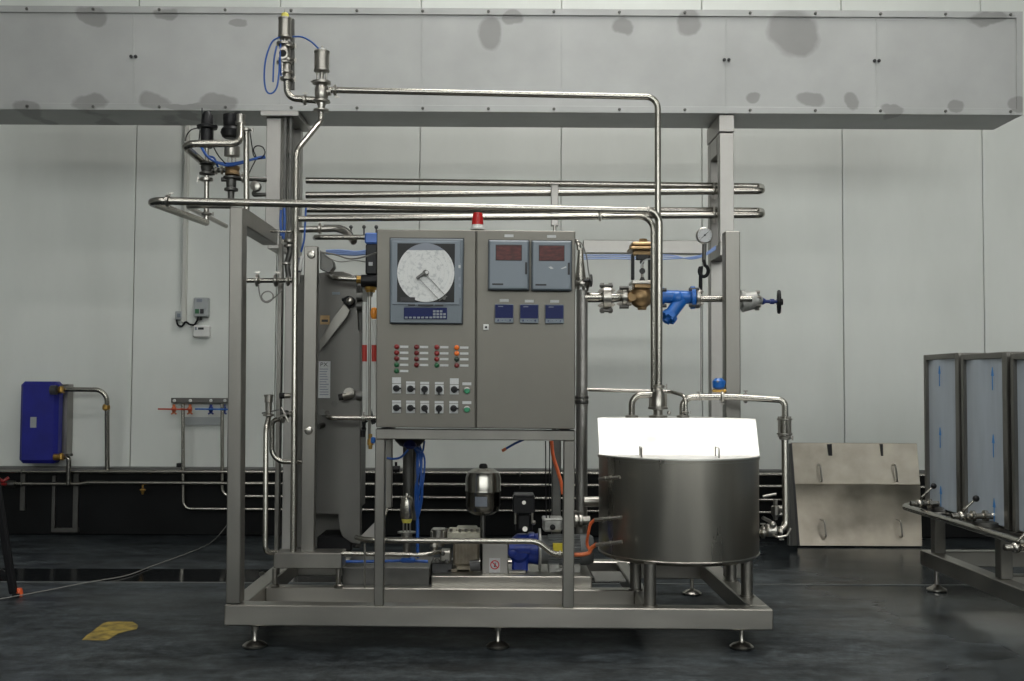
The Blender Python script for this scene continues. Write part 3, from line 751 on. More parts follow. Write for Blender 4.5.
# ================================================================ sanitary valves
def seat_valve(t, c, r, body_h, act_r, act_h, stem, top='yellow_cap', topc=True, ylw=.02):
    "c: centre of the valve body"
    b = t.part('valve_body', 'fitting_steel')
    b.lathe(c-Z_*body_h/2, Z_, [(r*.8, 0), (r*1.5, body_h*.04), (r*1.5, body_h*.12), (r*.95, body_h*.16), (r*1.15, body_h*.35), (r*1.15, body_h*.65), (r*.95, body_h*.8), (r*1.55, body_h*.86), (r*1.55, body_h*.97), (r*.8, body_h)], 22)
    z = c+Z_*body_h/2
    y = t.part('yoke_rod', 'fitting_steel'); y.cyl(z, z+Z_*stem, r*.38)
    for s in (-1, 1): y.cyl(z+X_*r*.75*s, z+X_*r*.75*s+Z_*stem, r*.16, n=8)
    a = t.part('actuator', 'fitting_steel'); z = z+Z_*stem
    a.lathe(z, Z_, [(act_r*.6, 0), (act_r, act_h*.04), (act_r, act_h*.10), (act_r*.93, act_h*.12), (act_r*.93, act_h*.88), (act_r, act_h*.9), (act_r, act_h*.97), (act_r*.5, act_h)], 26)
    return z+Z_*act_h
YV = 6.0
t = thing('seat_valve', 'left upper pneumatic valve in front of the duct, with yellow cap and open port', 'valve')
c = at(284.5, 53.5, YV)
z = seat_valve(t, c, .030, .13, .040, .125, .02)
t.part('position_cap', 'yellow_cap').lathe(z, Z_, [(.022, 0), (.022, .02), (.016, .026)], 18); t.part('cap_stem', 'fitting_steel').cyl(z+Z_*.02, z+Z_*.045, .006)
pt = t.part('open_port', 'fitting_steel'); q = at(282.5, 53, YV-.05)
pt.lathe(q+Y_*.05, -Y_, [(.022, 0), (.024, .03), (.031, .032), (.031, .045), (.020, .046)], 22)
pt.part('port_mouth', 'port_dark').lathe(q+Y_*.004, -Y_, [(.021, 0), (.021, .0012)], 20)
for dy in (46, 60): clamp(t, at(287.5, dy, YV), Z_, .020, X_)
t.part('guide_bar', 'dull_steel').bar(at(292.4, 19, YV+.04), at(292.6, 90, YV+.04), .022, .02, .002, up=Y_)
lw = t.part('lower_neck', 'fitting_steel'); lw.tube([at(287, 61, YV), at(287, 80, YV)], .022, 0); lw.tube([at(282, 61, YV-.02), at(282, 74, YV-.02)], .016, 0)
clamp(t, at(286.5, 72, YV), Z_, .021, -X_); clamp(t, at(286.5, 79, YV), Z_, .021, X_)
done(t)
t = pipe('connecting_pipe', 'curved polished elbow between the two upper valves', [(286.8, 80, YV), (287.2, 98, YV), (316, 100.2, YV)], 3.4, YV, .085)
clamp(t, at(305, 100, YV), X_, t.r*.9, Z_); done(t)
t = thing('seat_valve', 'right upper pneumatic valve where the highest pipe begins', 'valve')
c = at(321.5, 92, YV)
z = seat_valve(t, c, .034, .13, .046, .125, .05)
t.part('cap_stem', 'fitting_steel').cyl(z, z+Z_*.03, .007); t.part('top_cap', 'white_plastic').lathe(z, Z_, [(.02, 0), (.02, .012), (.01, .016)], 16)
t.part('side_neck', 'fitting_steel').cyl(c, c+X_*.055, .021)
lo = t.part('lower_body', 'fitting_steel'); lo.lathe(at(321.3, 112, YV), Z_, [(.02, 0), (.045, .005), (.045, .014), (.02, .018), (.024, .045), (.024, .08)], 20)
h = t.part('side_handle', 'fitting_steel'); h.cyl(at(311, 81, YV), at(318, 83, YV), .007)
done(t)
t = thing('air_hose', 'blue air hose looping left of the upper valves and arching across to the right one', 'hose')
h_ = t.part('hose', 'blue_hose')
h_.hose(P((280, 37, 5.97), (272, 42, 5.96), (266, 58, 5.95), (264.2, 76, 5.95), (266, 90, 5.95), (271, 93.5, 5.95), (276.5, 88, 5.95), (278.8, 74, 5.95), (279.5, 58, 5.96), (280.5, 42, 5.97)), .0050)
h_.hose(P((276.5, 46, 5.96), (274, 60, 5.96), (273, 82, 5.96)), .0050)
h_.hose(P((293, 36.6, 5.98), (302, 37, 5.96), (311, 41.5, 5.96), (318.5, 48.5, 5.98)), .0050)
h_.hose(P((281, 40, 5.97), (280, 60, 5.95), (281, 76, 5.97)), .0045)
done(t)

# ---- flow diversion group, left under the duct
YF = 6.15
t = thing('diversion_pipe', 'U shaped pipe wrapped around the black actuators left under the duct', 'pipe')
r = pr(3.7, 5.9)
t.part('tube', 'pipe_steel').tube(P((207, 166, YF+.1), (181.5, 143.8, 5.8), (234, 144.2, 5.9), (240.4, 137, 5.95), (240.6, 121, 6.0))[:2]+P((239.6, 143.6, 5.92), (240.6, 121, 6.0)), r, .055, 14)
t.part('collar', 'fitting_steel').lathe(at(240.6, 125, 6.0), Z_, [(r*1.05, 0), (r*1.45, .004), (r*1.45, .02), (r*1.2, .024), (r*1.2, .06)], 20)
done(t)
t = thing('diversion_valve', 'left valve with tall black actuator beneath the duct', 'valve')
a = t.part('actuator', 'black_plastic')
b = at(206.8, 148, YF); act = at(213.2, 148, YF).x-b.x
a.lathe(b, Z_, [(act*.8, 0), (act, .01), (act, .11), (act*1.55, .115), (act*1.6, .13), (act*.95, .14), (act*.9, .19), (act*.5, .215)], 24)
a.bar(at(198, 127, YF), at(217.5, 126.6, YF), .025, .018, .003)
t.part('stem', 'fitting_steel').cyl(at(207, 162, YF), b, .012)
bd = t.part('valve_body', 'dull_steel'); bd.lathe(at(207, 175.5, YF), Z_, [(.022, 0), (.045, .006), (.045, .016), (.03, .022), (.038, .05), (.030, .062), (.048, .066), (.048, .076), (.02, .08)], 22)
clamp(t, at(206.5, 179.5, YF), Z_, .022, -X_)
t.part('lower_pipe', 'pipe_steel').cyl(at(206.4, 223, YF), at(206.8, 176, YF), pr(2.5, YF))
clamp(t, at(206.5, 214, YF), Z_, .017, X_)
done(t)
t = thing('diversion_valve', 'right valve with bulky black switch head and silver cylinder beneath the duct', 'valve')
b = at(232, 157, YF)
t.part('actuator', 'fitting_steel').lathe(b, Z_, [(.03, 0), (.046, .004), (.046, .06), (.030, .07), (.03, .09)], 22)
h = t.part('switch_head', 'black_plastic'); h.lathe(at(230.5, 138.5, YF), Z_, [(.035, 0), (.05, .01), (.056, .05), (.04, .07), (.045, .085), (.045, .14)], 20)
h.bar(at(221.5, 134, YF), at(231, 130, YF), .04, .03, .006); h.bar(at(238, 128, YF+.05), at(238, 113, YF+.05), .05, .04, .006, up=X_)
y = t.part('yoke_rod', 'fitting_steel')
for dx in (-3.6, 0, 3.6): y.cyl(at(232+dx, 166, YF), at(232+dx, 157, YF), .005, n=8)
bd = t.part('valve_body', 'bronze'); bd.lathe(at(232.4, 176, YF), Z_, [(.03, 0), (.044, .006), (.038, .03), (.044, .045), (.044, .055), (.02, .06)], 22)
lo = t.part('lower_body', 'dull_steel'); lo.lathe(at(231, 200, YF), Z_, [(.018, 0), (.020, .05), (.040, .055), (.040, .068), (.028, .074), (.030, .12), (.046, .126), (.046, .138)], 20)
lo.cyl(at(221.5, 179.5, YF), at(233, 179.5, YF), .013)
done(t)
t = pipe('connecting_pipe', 'short pipe linking the two black headed valves', [(211, 170.3, YF), (228, 170.3, YF)], 2.4, YF, 0, m='dull_steel'); clamp(t, at(216.5, 170.3, YF), X_, t.r, Z_); clamp(t, at(222, 170.3, YF), X_, t.r); done(t)
t = pipe('drop_pipe', 'straight vertical pipe right of the black headed valves', [(246.3, 128, 6.0), (246.6, 232, 6.0)], 2.9, 6.0, 0)
clamp(t, at(246.3, 130, 6.0), Z_, t.r*.95, X_); done(t)
t = pipe('return_pipe', 'dark pipe behind the left end of the long pipe, turning back', [(232, 206.2, 6.0), (185.5, 205.6, 6.0), (226, 226, 6.9)], 2.6, 6.0, .07, m='fitting_steel'); done(t)
t = pipe('link_pipe', 'short dark pipe from the right black headed valve to the duct stand', [(236, 178, YF), (266, 179.6, YF+.1)], 2.6, YF, 0, m='dull_steel'); clamp(t, at(243, 178.4, YF), X_, t.r, Z_); done(t)
t = thing('knob_valve', 'small knobbed valve just left of the duct stand', 'valve')
b = at(256.5, 187, YF)
t.part('valve_body', 'dull_steel').sphere(b, .03)
k = t.part('star_knob', 'fitting_steel'); k.lathe(b, -Y_, [(.012, 0), (.012, .03), (.03, .034), (.03, .046), (.01, .05)], 8)
t.part('outlet', 'dull_steel').tube(P((256, 190, YF), (252, 195, YF), (266, 194.5, YF)), .012, .02); done(t)
t = thing('air_hose', 'blue air hoses strung between the black headed valves and the duct stand', 'hose')
h_ = t.part('hose', 'blue_hose')
h_.hose(P((200, 145, 6.1), (207, 156, 6.05), (216, 162, 6.05), (228, 165.5, 6.05), (242, 163, 6.05), (252, 159.5, 6.05), (265, 157.5, 6.1)), .0075)
h_.hose(P((203, 150, 6.1), (212, 160, 6.06), (228, 163.5, 6.06), (245, 161, 6.05), (258, 157.5, 6.08), (265, 156.2, 6.1)), .006)
h_.hose(P((207, 156, 6.08), (214, 158, 6.08), (218, 167, 6.08)), .006)
done(t)
t = thing('signal_cable', 'thin dark cables looping around the black headed valves', 'cable')
h_ = t.part('cable', 'black_rubber')
h_.hose(P((199, 127.5, 6.1), (191, 130, 6.08), (186.5, 136, 6.07), (185.6, 141, 6.07)), .0035)
h_.hose(P((213, 146, 6.1), (218, 155, 6.05), (224, 162, 6.05), (229, 167, 6.08)), .0035)
h_.hose(P((250, 132, 6.1), (252, 146, 6.1), (254, 156, 6.08), (260, 158.5, 6.06), (265, 153, 6.06), (262.5, 147, 6.06), (256.5, 146, 6.06), (253.5, 150, 6.08), (256, 158, 6.1), (251.5, 168, 6.1), (248, 176, 6.1)), .0035)
h_.hose(P((200, 130, 6.1), (199, 140, 6.1), (198, 144, 6.1)), .0035)
h_.hose(P((202, 128, 6.12), (202, 108, 6.14)), .0035)
done(t)

# ================================================================ plate heat exchanger
t = thing('plate_heat_exchanger', 'tall grey plate heat exchanger with a printed sheet stuck on its front plate', 'heat exchanger')
YX = 6.0
t.part('pressure_plate', 'plate_steel').ppoly([(297.5, 286), (304, 277), (320, 273), (330, 271.5), (343, 271.3), (351, 273.8), (356.8, 279), (357.2, 330), (360.4, 332), (360.6, 544.5), (351, 543), (342, 536.5), (339.4, 530), (339, 513.2), (297, 513.2)], YX, .06, .004)
t.part('plate_pack', 'dull_steel').pbox(300, 284, 361.5, 508, YX+.06, .22, .004)
t.part('rear_plate', 'plate_steel').pbox(298, 275, 361.5, 548, YX+.28, .05, .004)
f = t.part('front_column', 'frame_steel'); f.ppoly([(304.2, 246), (317.8, 246), (314.0, 553.5), (300.4, 553.5)], 5.70, .05, .004)
for x, y in ((311.3, 254.8), (308.6, 430.5)): b = t.part('bolt', 'fitting_steel'); b.lathe(at(x, y, 5.70), -Y_, [(.022, 0), (.022, .006), (.017, .012), (.004, .014)], 18)
cbr = t.part('carrying_bar', 'dull_steel'); cbr.ppoly([(320, 250), (333, 261), (334, 267), (329, 273), (320, 269)], 5.76, .08, .003)
pb = t.part('lower_foot', 'black_rubber'); pb.pbox(317, 536, 352, 551.5, 6.02, .3, .01)
am = t.part('swing_arm', 'frame_steel', 'sloping flat bar with a knob'); am.ppoly([(344, 303.5), (349.8, 310), (347.5, 316), (319.5, 352), (319.5, 341), (333, 318.5)], YX-.06, .012, .002)
kb = t.part('arm_knob', 'black_rubber'); kb.lathe(at(350.2, 302, YX), -Y_, [(.028, 0), (.032, .01), (.032, .05), (.024, .056)], 20)
kb.part('knob_cap', 'fitting_steel').lathe(at(350, 301, YX-.056), -Y_, [(.022, 0), (.019, .012), (.008, .018)], 14)
kb.cyl(at(342, 299.5, YX-.03), at(349, 299.5, YX-.03), .011, n=12)
st = t.part('stub_port', 'fitting_steel', 'short stub with a dark mouth'); 
st.tube(P((352, 394.5, YX-.05), (342, 397, YX-.07)), .018, 0); st.lathe(at(350, 393, YX), -Y_, [(.03, 0), (.03, .05)], 16)
st.part('port_mouth', 'port_dark').cyl(at(343, 396.7, YX-.072), at(338.6, 397.4, YX-.074), .0185)
s2 = t.part('stub_port', 'fitting_steel', 'stub with a dark mouth left of the column'); s2.cyl(at(290.5, 395.8, 5.95), at(281, 395.8, 5.95), .015)
s2.part('port_mouth', 'port_dark').cyl(at(284.5, 395.7, 5.94), at(279.6, 395.7, 5.94), .0165)
s3 = t.part('stub_port', 'dull_steel'); s3.cyl(at(323, 425, YX), at(317.5, 426.5, YX-.06), .017); s3.cyl(at(322, 412, YX), at(322, 412, YX-.03), .02)
nt_ = t.part('clamp_nut', 'dull_steel'); nt_.cyl(at(356.8, 396, YX-.01), at(363, 396, YX-.01), .026); nt_.cyl(at(357, 306, YX), at(364, 306, YX), .028); nt_.cyl(at(357, 297, YX), at(363, 297, YX), .024)
nt_.lathe(at(334.5, 404, YX), -Y_, [(.02, 0), (.02, .008)], 6)
sh = t.part('data_sheet', 'label_white', 'white printed sheet'); sh.pbox(318.4, 361.2, 330.2, 398, YX-.004, .003)
sh.part('lettering', 'ink_black').text('PX', at(324, 364.6, YX-.0045), .032, squash=1.15)
ln = sh.part('text_lines', 'ink_grey')
for i in range(11):
    y = 368.6+i*2.55; ln.pbox(319.6, y, 328.8-random.uniform(0, 2.5), y+.9, YX-.0052, .001)
br = t.part('maker_plate', 'bronze', 'small brown worn maker plate'); br.pbox(320.4, 315.4, 329.6, 324.4, YX-.004, .003); br.part('plate_marks', 'ink_black').pbox(321.5, 319.5, 328, 322, YX-.005, .002)
p2 = t.part('sticker', 'instrument_light'); p2.pbox(332, 292, 340, 294.6, YX-.003, .002)
zz = at(300, 553, 5.66).z
bs = t.part('base_bracket', 'frame_steel'); bs.pbox(273.5, 553.2, 341.6, 568.6, 5.64, .16, .004)
for x in (275, 338.6):
    q = t.part('leg', 'fitting_steel'); pp = at(x, 568.4, 5.72); q.cyl(pp, V((pp.x, pp.y, zt_(pp.x))), pr(2.6, 5.72)); q.lathe(V((pp.x, pp.y, zt_(pp.x))), Z_, [(.026, 0), (.026, .012), (.018, .018)], 16)
done(t)
t = pipe('exchanger_pipe', 'bright pipe leaving the lower right of the exchanger towards the cabinet', [(327, 413, 5.96), (328.5, 417.8, 5.80), (377, 417.8, 5.80)], 2.5, 5.8, .04); clamp(t, at(363.5, 417.8, 5.8), X_, t.r*.9, Z_); done(t)
t = pipe('exchanger_pipe', 'bright pipe from the top of the exchanger to the brass collar', [(330, 276, 6.0), (335, 278, 5.86), (358, 279.4, 5.86)], 2.8, 5.86, .04); done(t)
t = pipe('exchanger_pipe', 'bright horizontal pipe running into the blue topped sensor', [(315, 238, 6.3), (316, 237.3, 5.88), (366, 237.3, 5.88)], 2.6, 5.88, .04); done(t)
t = pipe('exchanger_pipe', 'dark bent pipe behind the bright one above the exchanger', [(300, 229.6, 6.3), (343, 228.5, 6.3), (354, 242, 6.2)], 3.3, 6.3, .12, m='fitting_steel'); clamp(t, at(320, 228.7, 6.3), X_, t.r*.95, Z_); done(t)
t = pipe('curved_conduit', 'thin conduit curving above the bent dark pipe', [(324, 225.6, 6.35), (344, 225.6, 6.35), (352.5, 233, 6.35), (353, 240, 6.35)], 1.0, 6.35, .1, m='dull_steel'); done(t)
t = thing('stud_row', 'row of small tie studs on the wall side rail above the exchanger', 'stud')
h_ = t.part('tie_stud', 'dark_edge')
for x in (351, 364, 376.3): h_.cyl(at(x, 226.5, 6.4), at(x, 240, 6.4), .005, n=8); h_.sphere(at(x, 227, 6.4), .012, 10)
done(t)
t = thing('hose_bundle', 'pale blue hose bundle crossing behind the exchanger top', 'hose')
h_ = t.part('hose', 'light_blue_hose')
for k in range(3): h_.hose(P((326, 251+k*1.2, 6.4), (340, 250.6+k*1.6, 6.4), (355, 252+k*1.3, 6.4), (366, 251+k*1.3, 6.4)), .008)
done(t)
t = thing('sensor_cable', 'grey cable sagging from the exchanger column to the cabinet edge', 'cable')
h_ = t.part('cable', 'cable_grey')
h_.hose(P((321, 252, 5.70), (335, 254.6, 5.64), (349, 258.6, 5.55), (362, 257.4, 5.45), (378, 252.2, 5.36)), .0045); h_.hose(P((323, 253, 5.7), (331, 259, 5.72), (341, 261.8, 5.75), (355, 260.4, 5.8), (366, 262, 5.85)), .003); done(t)
t = thing('flow_sensor', 'black sensor stack with blue cap left of the control cabinet', 'sensor')
t.part('blue_cap', 'blue_cap').pbox(364.6, 232.4, 377.6, 243.6, 5.84, .08, .008)
bk = t.part('sensor_body', 'black_plastic'); bk.pbox(365.4, 243.6, 377.4, 274.6, 5.84, .08, .008); bk.cyl(at(361.6, 281, 5.86), at(380, 281, 5.86), pr(6.4, 5.86), n=20)
bk.part('name_tag', 'label_white').pbox(368.6, 262, 372.6, 265.6, 5.835, .004)
t.part('brass_collar', 'brass').cyl(at(356.8, 279.6, 5.86), at(361.8, 279.8, 5.86), pr(3.9, 5.86), n=8)
t.part('lower_collar', 'brass').lathe(at(370.4, 292.4, 5.86), Z_, [(.026, 0), (.026, .012), (.034, .013), (.034, .030)], 8)
t.part('neck', 'fitting_steel').lathe(at(370, 297, 5.86), Z_, [(.014, 0), (.017, .028)], 14)
done(t)
for x, lab, Yt in ((364.6, 'left white sight tube with red band beside the cabinet', 5.86), (374, 'right white sight tube with red band at the cabinet edge', 5.80)):
    t = thing('sight_tube', lab, 'tube'); r = pr(2.3, Yt)
    t.part('tube', 'tube_white').cyl(at(x, 415.5, Yt), at(x, 302 if x < 370 else 320, Yt), r)
    t.part('red_band', 'tube_red').cyl(at(x, 361.5, Yt), at(x, 345, Yt), r*1.08)
    e = t.part('end_fitting', 'black_plastic'); e.lathe(at(x-.8, 432 if x < 370 else 424, Yt), Z_, [(.010, 0), (.014, .02), (.008, .03), (.012, .05), (.009, .09)], 14); e.bar(at(x-2, 424, Yt-.01), at(x+3, 421, Yt-.01), .01, .01)
    done(t)
t = thing('impulse_pipe', 'thin grey vertical pipe between the two sight tubes', 'pipe', 'fitting_steel'); t.cyl(at(369.4, 445, 5.84), at(369.6, 297, 5.84), pr(1.5, 5.84)); done(t)
t = thing('sight_indicator', 'orange float indicator at the left edge of the cabinet', 'indicator', 'amber'); t.lathe(at(374, 319, 5.72), Z_, [(.012, 0), (.018, .012), (.02, .04), (.014, .06), (.004, .064)], 18); done(t)
t = thing('drain_valve', 'small brass and blue valve under the left edge of the cabinet', 'valve')
t.part('valve_body', 'brass').lathe(at(370.4, 449, 5.6), Z_, [(.010, 0), (.012, .02), (.017, .022), (.017, .05), (.010, .055), (.010, .08)], 12)
t.part('blue_handle', 'blue_valve').pbox(370.6, 437.2, 375, 443.5, 5.56, .03, .006); t.part('union', 'black_plastic').cyl(at(362.8, 437, 5.7), at(363, 430, 5.7), .014); done(t)

# ================================================================ steam line to the right of the cabinet
YS = 6.20
t = thing('steam_header', 'thick grey vertical header behind the right edge of the cabinet', 'pipe')
t.part('tube', 'header_steel').lathe(at(581.4, 558, YS), Z_, [(pr(5.8, YS), 0), (pr(5.8, YS), at(581, 290, YS).z-at(581, 558, YS).z)], 28)
t.part('reducer', 'pipe_steel').lathe(at(580.4, 280, YS), Z_, [(pr(5.8, YS), 0), (pr(3.4, YS), .12), (pr(2.3, YS), .19)], 22)
t.part('top_bend', 'pipe_steel').tube(P((579, 250, YS), (578.5, 242, YS), (572, 240, YS+.05)), pr(2.3, YS), .05)
bolted_flange(t, at(581, 284, YS), Z_, pr(9, YS), .03, 8)
bolted_flange(t, at(581.6, 402, YS), Z_, pr(7, YS), .02, 8, m='dull_steel'); bolted_flange(t, at(581.6, 397.5, YS), Z_, pr(7, YS), .014, 8, m='dull_steel')
b = t.part('branch', 'pipe_steel'); b.cyl(at(584, 297.4, YS), at(603, 297.4, YS), pr(5.1, YS), n=22)
w = t.part('hand_wheel', 'dark_edge'); w.torus(at(591, 280.5, YS-.05), X_, .030, .008); w.cyl(at(584, 280.5, YS-.05), at(592.5, 280.5, YS-.05), .009)
done(t)
t = thing('thin_drop_wire', 'thin bent wire curving over the steam header', 'wire', 'cable_grey'); t.hose(P((577, 241, 6.1), (582, 244, 6.1), (586.5, 256, 6.1), (588.6, 272, 6.1), (591, 281, 6.1)), .004); done(t)
t = thing('flange_joint', 'bolted stainless flange pair with reducer left of the bronze valve', 'flange')
bolted_flange(t, at(604.6, 298, YS), X_, pr(12.6, YS), .028, 4, name='flange'); bolted_flange(t, at(608.2, 298, YS), X_, pr(12.6, YS), .028, 4, name='flange')
for yy in (285.8, 310.6): n_ = t.part('hex_bolt', 'dull_steel'); n_.cyl(at(599.6, yy, YS-.03), at(612.8, yy, YS-.03), pr(1.6, YS)); n_.cyl(at(600.5, yy, YS-.03), at(604, yy, YS-.03), pr(3, YS), n=6); n_.cyl(at(608.6, yy, YS-.03), at(612, yy, YS-.03), pr(3, YS), n=6)
t.part('reducer', 'pipe_steel').cyl(at(609, 298, YS), at(622, 297.6, YS), pr(5.4, YS), pr(3.6, YS), n=22)
done(t)
t = thing('control_valve', 'bronze pneumatic control valve with yoke and bronze head', 'valve')
bolted_flange(t, at(624, 297.4, YS), X_, pr(10.8, YS), .03, 4, m='fitting_steel')
for yy in (288, 307): n_ = t.part('hex_bolt', 'dull_steel'); n_.cyl(at(619.5, yy, YS-.04), at(628.6, yy, YS-.04), pr(2, YS), n=6)
bd = t.part('valve_body', 'bronze'); bd.sphere(at(641, 297, YS), pr(11.5, YS), 20, (1.05, .9, 1.0)); bd.cyl(at(627, 297.4, YS), at(656, 297.4, YS), pr(6.4, YS), n=20); bd.cyl(at(628, 297.4, YS), at(631, 297.4, YS), pr(8.4, YS), n=22)
bd.lathe(at(642, 309.8, YS), Z_, [(pr(4.4, YS), 0), (pr(5, YS), .03)], 16); bd.cyl(at(632.5, 297.5, YS-.08), at(632.5, 297.5, YS), .022); bd.lathe(at(642, 289, YS), Z_, [(pr(8, YS), 0), (pr(8.4, YS), .04)], 18)
t.part('bonnet_plate', 'fitting_steel').pbox(632, 280.4, 654, 283.4, YS-.08, .16, .004)
bn = t.part('bonnet', 'bronze'); bn.pbox(634, 283.4, 653, 288, YS-.06, .12, .006)
yk = t.part('yoke_post', 'black_plastic'); yk.pbox(631.6, 254, 634.6, 279.6, YS-.02, .04, .003); yk.pbox(648.6, 254, 651.6, 279.6, YS-.02, .04, .003)
hd = t.part('valve_head', 'bronze'); hd.pbox(631.5, 241.6, 654, 246.4, YS-.07, .14, .01); hd.pbox(630.2, 246.4, 655, 249, YS-.085, .17, .004); hd.pbox(633, 249, 654, 255, YS-.03, .06, .004); hd.lathe(at(643, 242, YS), Z_, [(.03, 0), (.025, .018)], 6)
sp_ = t.part('valve_stem', 'fitting_steel'); sp_.cyl(at(642.2, 281, YS), at(642.2, 255, YS), .009)
sd = t.part('stem_disc', 'dark_edge'); sd.cyl(at(642.3, 271, YS-.02), at(642.3, 271, YS-.035), .018); sd.lathe(at(642.3, 280.6, YS), Z_, [(.018, 0), (.01, .02)], 12)
sd.pbox(636.6, 254, 648, 259.6, YS-.03, .04, .004); sd.sphere(at(642, 262, YS-.02), .014)
t.part('side_scale', 'label_white').hose(P((641, 268, YS-.04), (642, 263, YS-.05), (646, 259.6, YS-.05), (650, 259, YS-.04)), .004)
done(t)
t = thing('strainer', 'blue cast Y strainer with angled leg', 'strainer')
bd = t.part('strainer_body', 'blue_valve'); bd.cyl(at(662, 296.6, YS), at(696, 297.6, YS), pr(6.6, YS), n=22); bd.sphere(at(677, 298.5, YS), pr(8.4, YS), 18)
bd.cyl(at(681, 300, YS), at(670, 315, YS-.03), pr(6.6, YS), pr(6.4, YS), n=20)
fl = t.part('flange', 'blue_valve'); fl.cyl(at(660.4, 296.8, YS), at(663.6, 296.8, YS), pr(9.4, YS), n=24); fl.cyl(at(690.6, 297.6, YS), at(694.4, 297.6, YS), pr(11.5, YS), n=24)
d0, d1 = at(670, 315, YS-.03), at(667.6, 318.4, YS-.04); cp = t.part('strainer_cap', 'blue_valve'); cp.cyl(d0, d1, pr(8.6, YS), n=8); cp.cyl(d1, d1+(d1-d0)*1.0, pr(3, YS), n=6)
bt = t.part('flange_bolt', 'dark_edge')
for yy in (289.4, 305.2):
    bt.cyl(at(689, yy, YS-.04), at(699, yy, YS-.04), pr(1.9, YS), n=6); bt.cyl(at(662.6, yy+.5, YS-.05), at(666.4, yy+.5, YS-.05), pr(1.9, YS), n=6)
for i in range(6): u, v = frame_of(d1-d0); q = d1+(u*math.cos(i*1.047)+v*math.sin(i*1.047))*pr(6.8, YS); cp.cyl(q, q+(d1-d0)*.35, .008, n=6)
done(t)
t = pipe('steam_pipe', 'short polished steam pipe between blue strainer and rear post', [(693, 298.8, YS), (749, 299, YS)], 3.3, YS, 0); bolted_flange(t, at(697.2, 298, YS), X_, pr(10.6, YS), .024, 4); done(t)
t = thing('pressure_gauge', 'round white pressure gauge on a black coiled siphon', 'gauge')
g = at(704.2, 235.6, YS-.02); rg_ = pr(8.3, YS)
t.part('case', 'fitting_steel').lathe(g+Y_*.03, -Y_, [(rg_*.9, 0), (rg_*.98, .01), (rg_, .04), (rg_*.86, .045)], 30)
t.part('dial', 'label_white').lathe(g-Y_*.0155, -Y_, [(rg_*.87, 0), (rg_*.87, .002)], 30)
nd = t.part('needle', 'ink_black'); nd.bar(g+V((-.02, -.019, -.018)), g+V((.022, -.019, .02)), .003, .002, up=Y_); nd.lathe(g-Y_*.017, -Y_, [(.006, 0), (.006, .003)], 12)
tk = t.part('dial_ticks', 'ink_black')
for i in range(13):
    a_ = R(225-i*22.5); d = V((math.cos(a_), 0, math.sin(a_))); tk.bar(g+d*rg_*.66-Y_*.018, g+d*rg_*.80-Y_*.018, .0018, .001, up=Y_)
t.part('stem', 'dull_steel').cyl(at(704.2, 243, YS), at(704, 262, YS), .012)
cl = t.part('siphon_coil', 'black_rubber'); c0 = at(703.8, 271, YS-.01)
cl.tube([at(704, 260, YS)]+[c0+V((pr(4.3, YS)*math.sin(a_), .02*a_/6.28-.01, pr(5.6, YS)*math.cos(a_))) for a_ in [i*.4+.2 for i in range(15)]]+P((700.6, 276, YS), (700.4, 294, YS)), .011, 0, 10)
done(t)
t = thing('globe_valve', 'pale cast globe valve with blue stem and dark handwheel right of the rear post', 'valve')
bd = t.part('valve_body', 'grey_cast'); q = at(750.5, 300.5, YS)
bd.cyl(at(741, 303, YS), at(757, 299.5, YS), pr(9.6, YS), pr(8.8, YS), n=22); bd.cyl(at(740.5, 299, YS), at(744, 299, YS), pr(9, YS), n=22); bd.cyl(at(757, 300, YS), at(762, 301, YS), pr(6, YS), pr(4, YS))
fb_ = t.part('bonnet_bolt', 'fitting_steel')
for i in range(6): a_ = i*1.047+.3; fb_.cyl(q+V((.028, -.045*math.cos(a_), .05*math.sin(a_))), q+V((.052, -.045*math.cos(a_), .05*math.sin(a_))), .011, n=6)
t.part('pipe_end', 'pipe_steel').cyl(at(738, 299, YS-.05), at(752, 299, YS-.055), pr(3.0, YS))
s_ = t.part('stem', 'wheel_blue'); s_.cyl(at(760, 301.2, YS), at(778, 301.8, YS), pr(1.7, YS)); s_.lathe(at(762, 301.2, YS), X_, [(.018, 0), (.022, .006), (.014, .02)], 12); s_.cyl(at(770, 301.5, YS), at(774, 301.6, YS), .016)
w = t.part('handwheel', 'black_plastic'); wc = at(779, 301.9, YS); ax = V((1, -.22, 0)); w.torus(wc, ax, pr(10.3, YS), .0115, 26, 8); w.cyl(wc-X_*.012, wc+X_*.02, .02)
u, v = frame_of(ax)
for i in range(4): a_ = i*1.571+.5; w.cyl(wc, wc+(u*math.cos(a_)+v*math.sin(a_))*pr(10.3, YS), .007, n=8)
done(t)
t = thing('impulse_pipe', 'very thin vertical line hanging in front of the wall beside the steam pipe', 'pipe', 'cable_grey'); t.cyl(at(700.8, 300, YS), at(700.8, 392, YS), .003, n=8); done(t)
t = thing('blue_solenoid', 'small blue valve head on brass fitting behind the tank lid', 'valve')
t.part('valve_head', 'blue_valve').lathe(at(718.6, 389, 6.0), Z_, [(.02, 0), (.034, .01), (.036, .045), (.02, .062)], 12); t.part('side_knob', 'blue_valve').cyl(at(719, 382.5, 6.0), at(725, 383, 6.0), .016); t.part('face_screw', 'ink_grey').cyl(at(717.6, 381.5, 5.97), at(717.6, 381.5, 5.955), .006)
t.part('brass_fitting', 'brass').bar(at(712, 390.6, 6.0), at(726, 391, 6.0), .03, .018, .004); done(t)
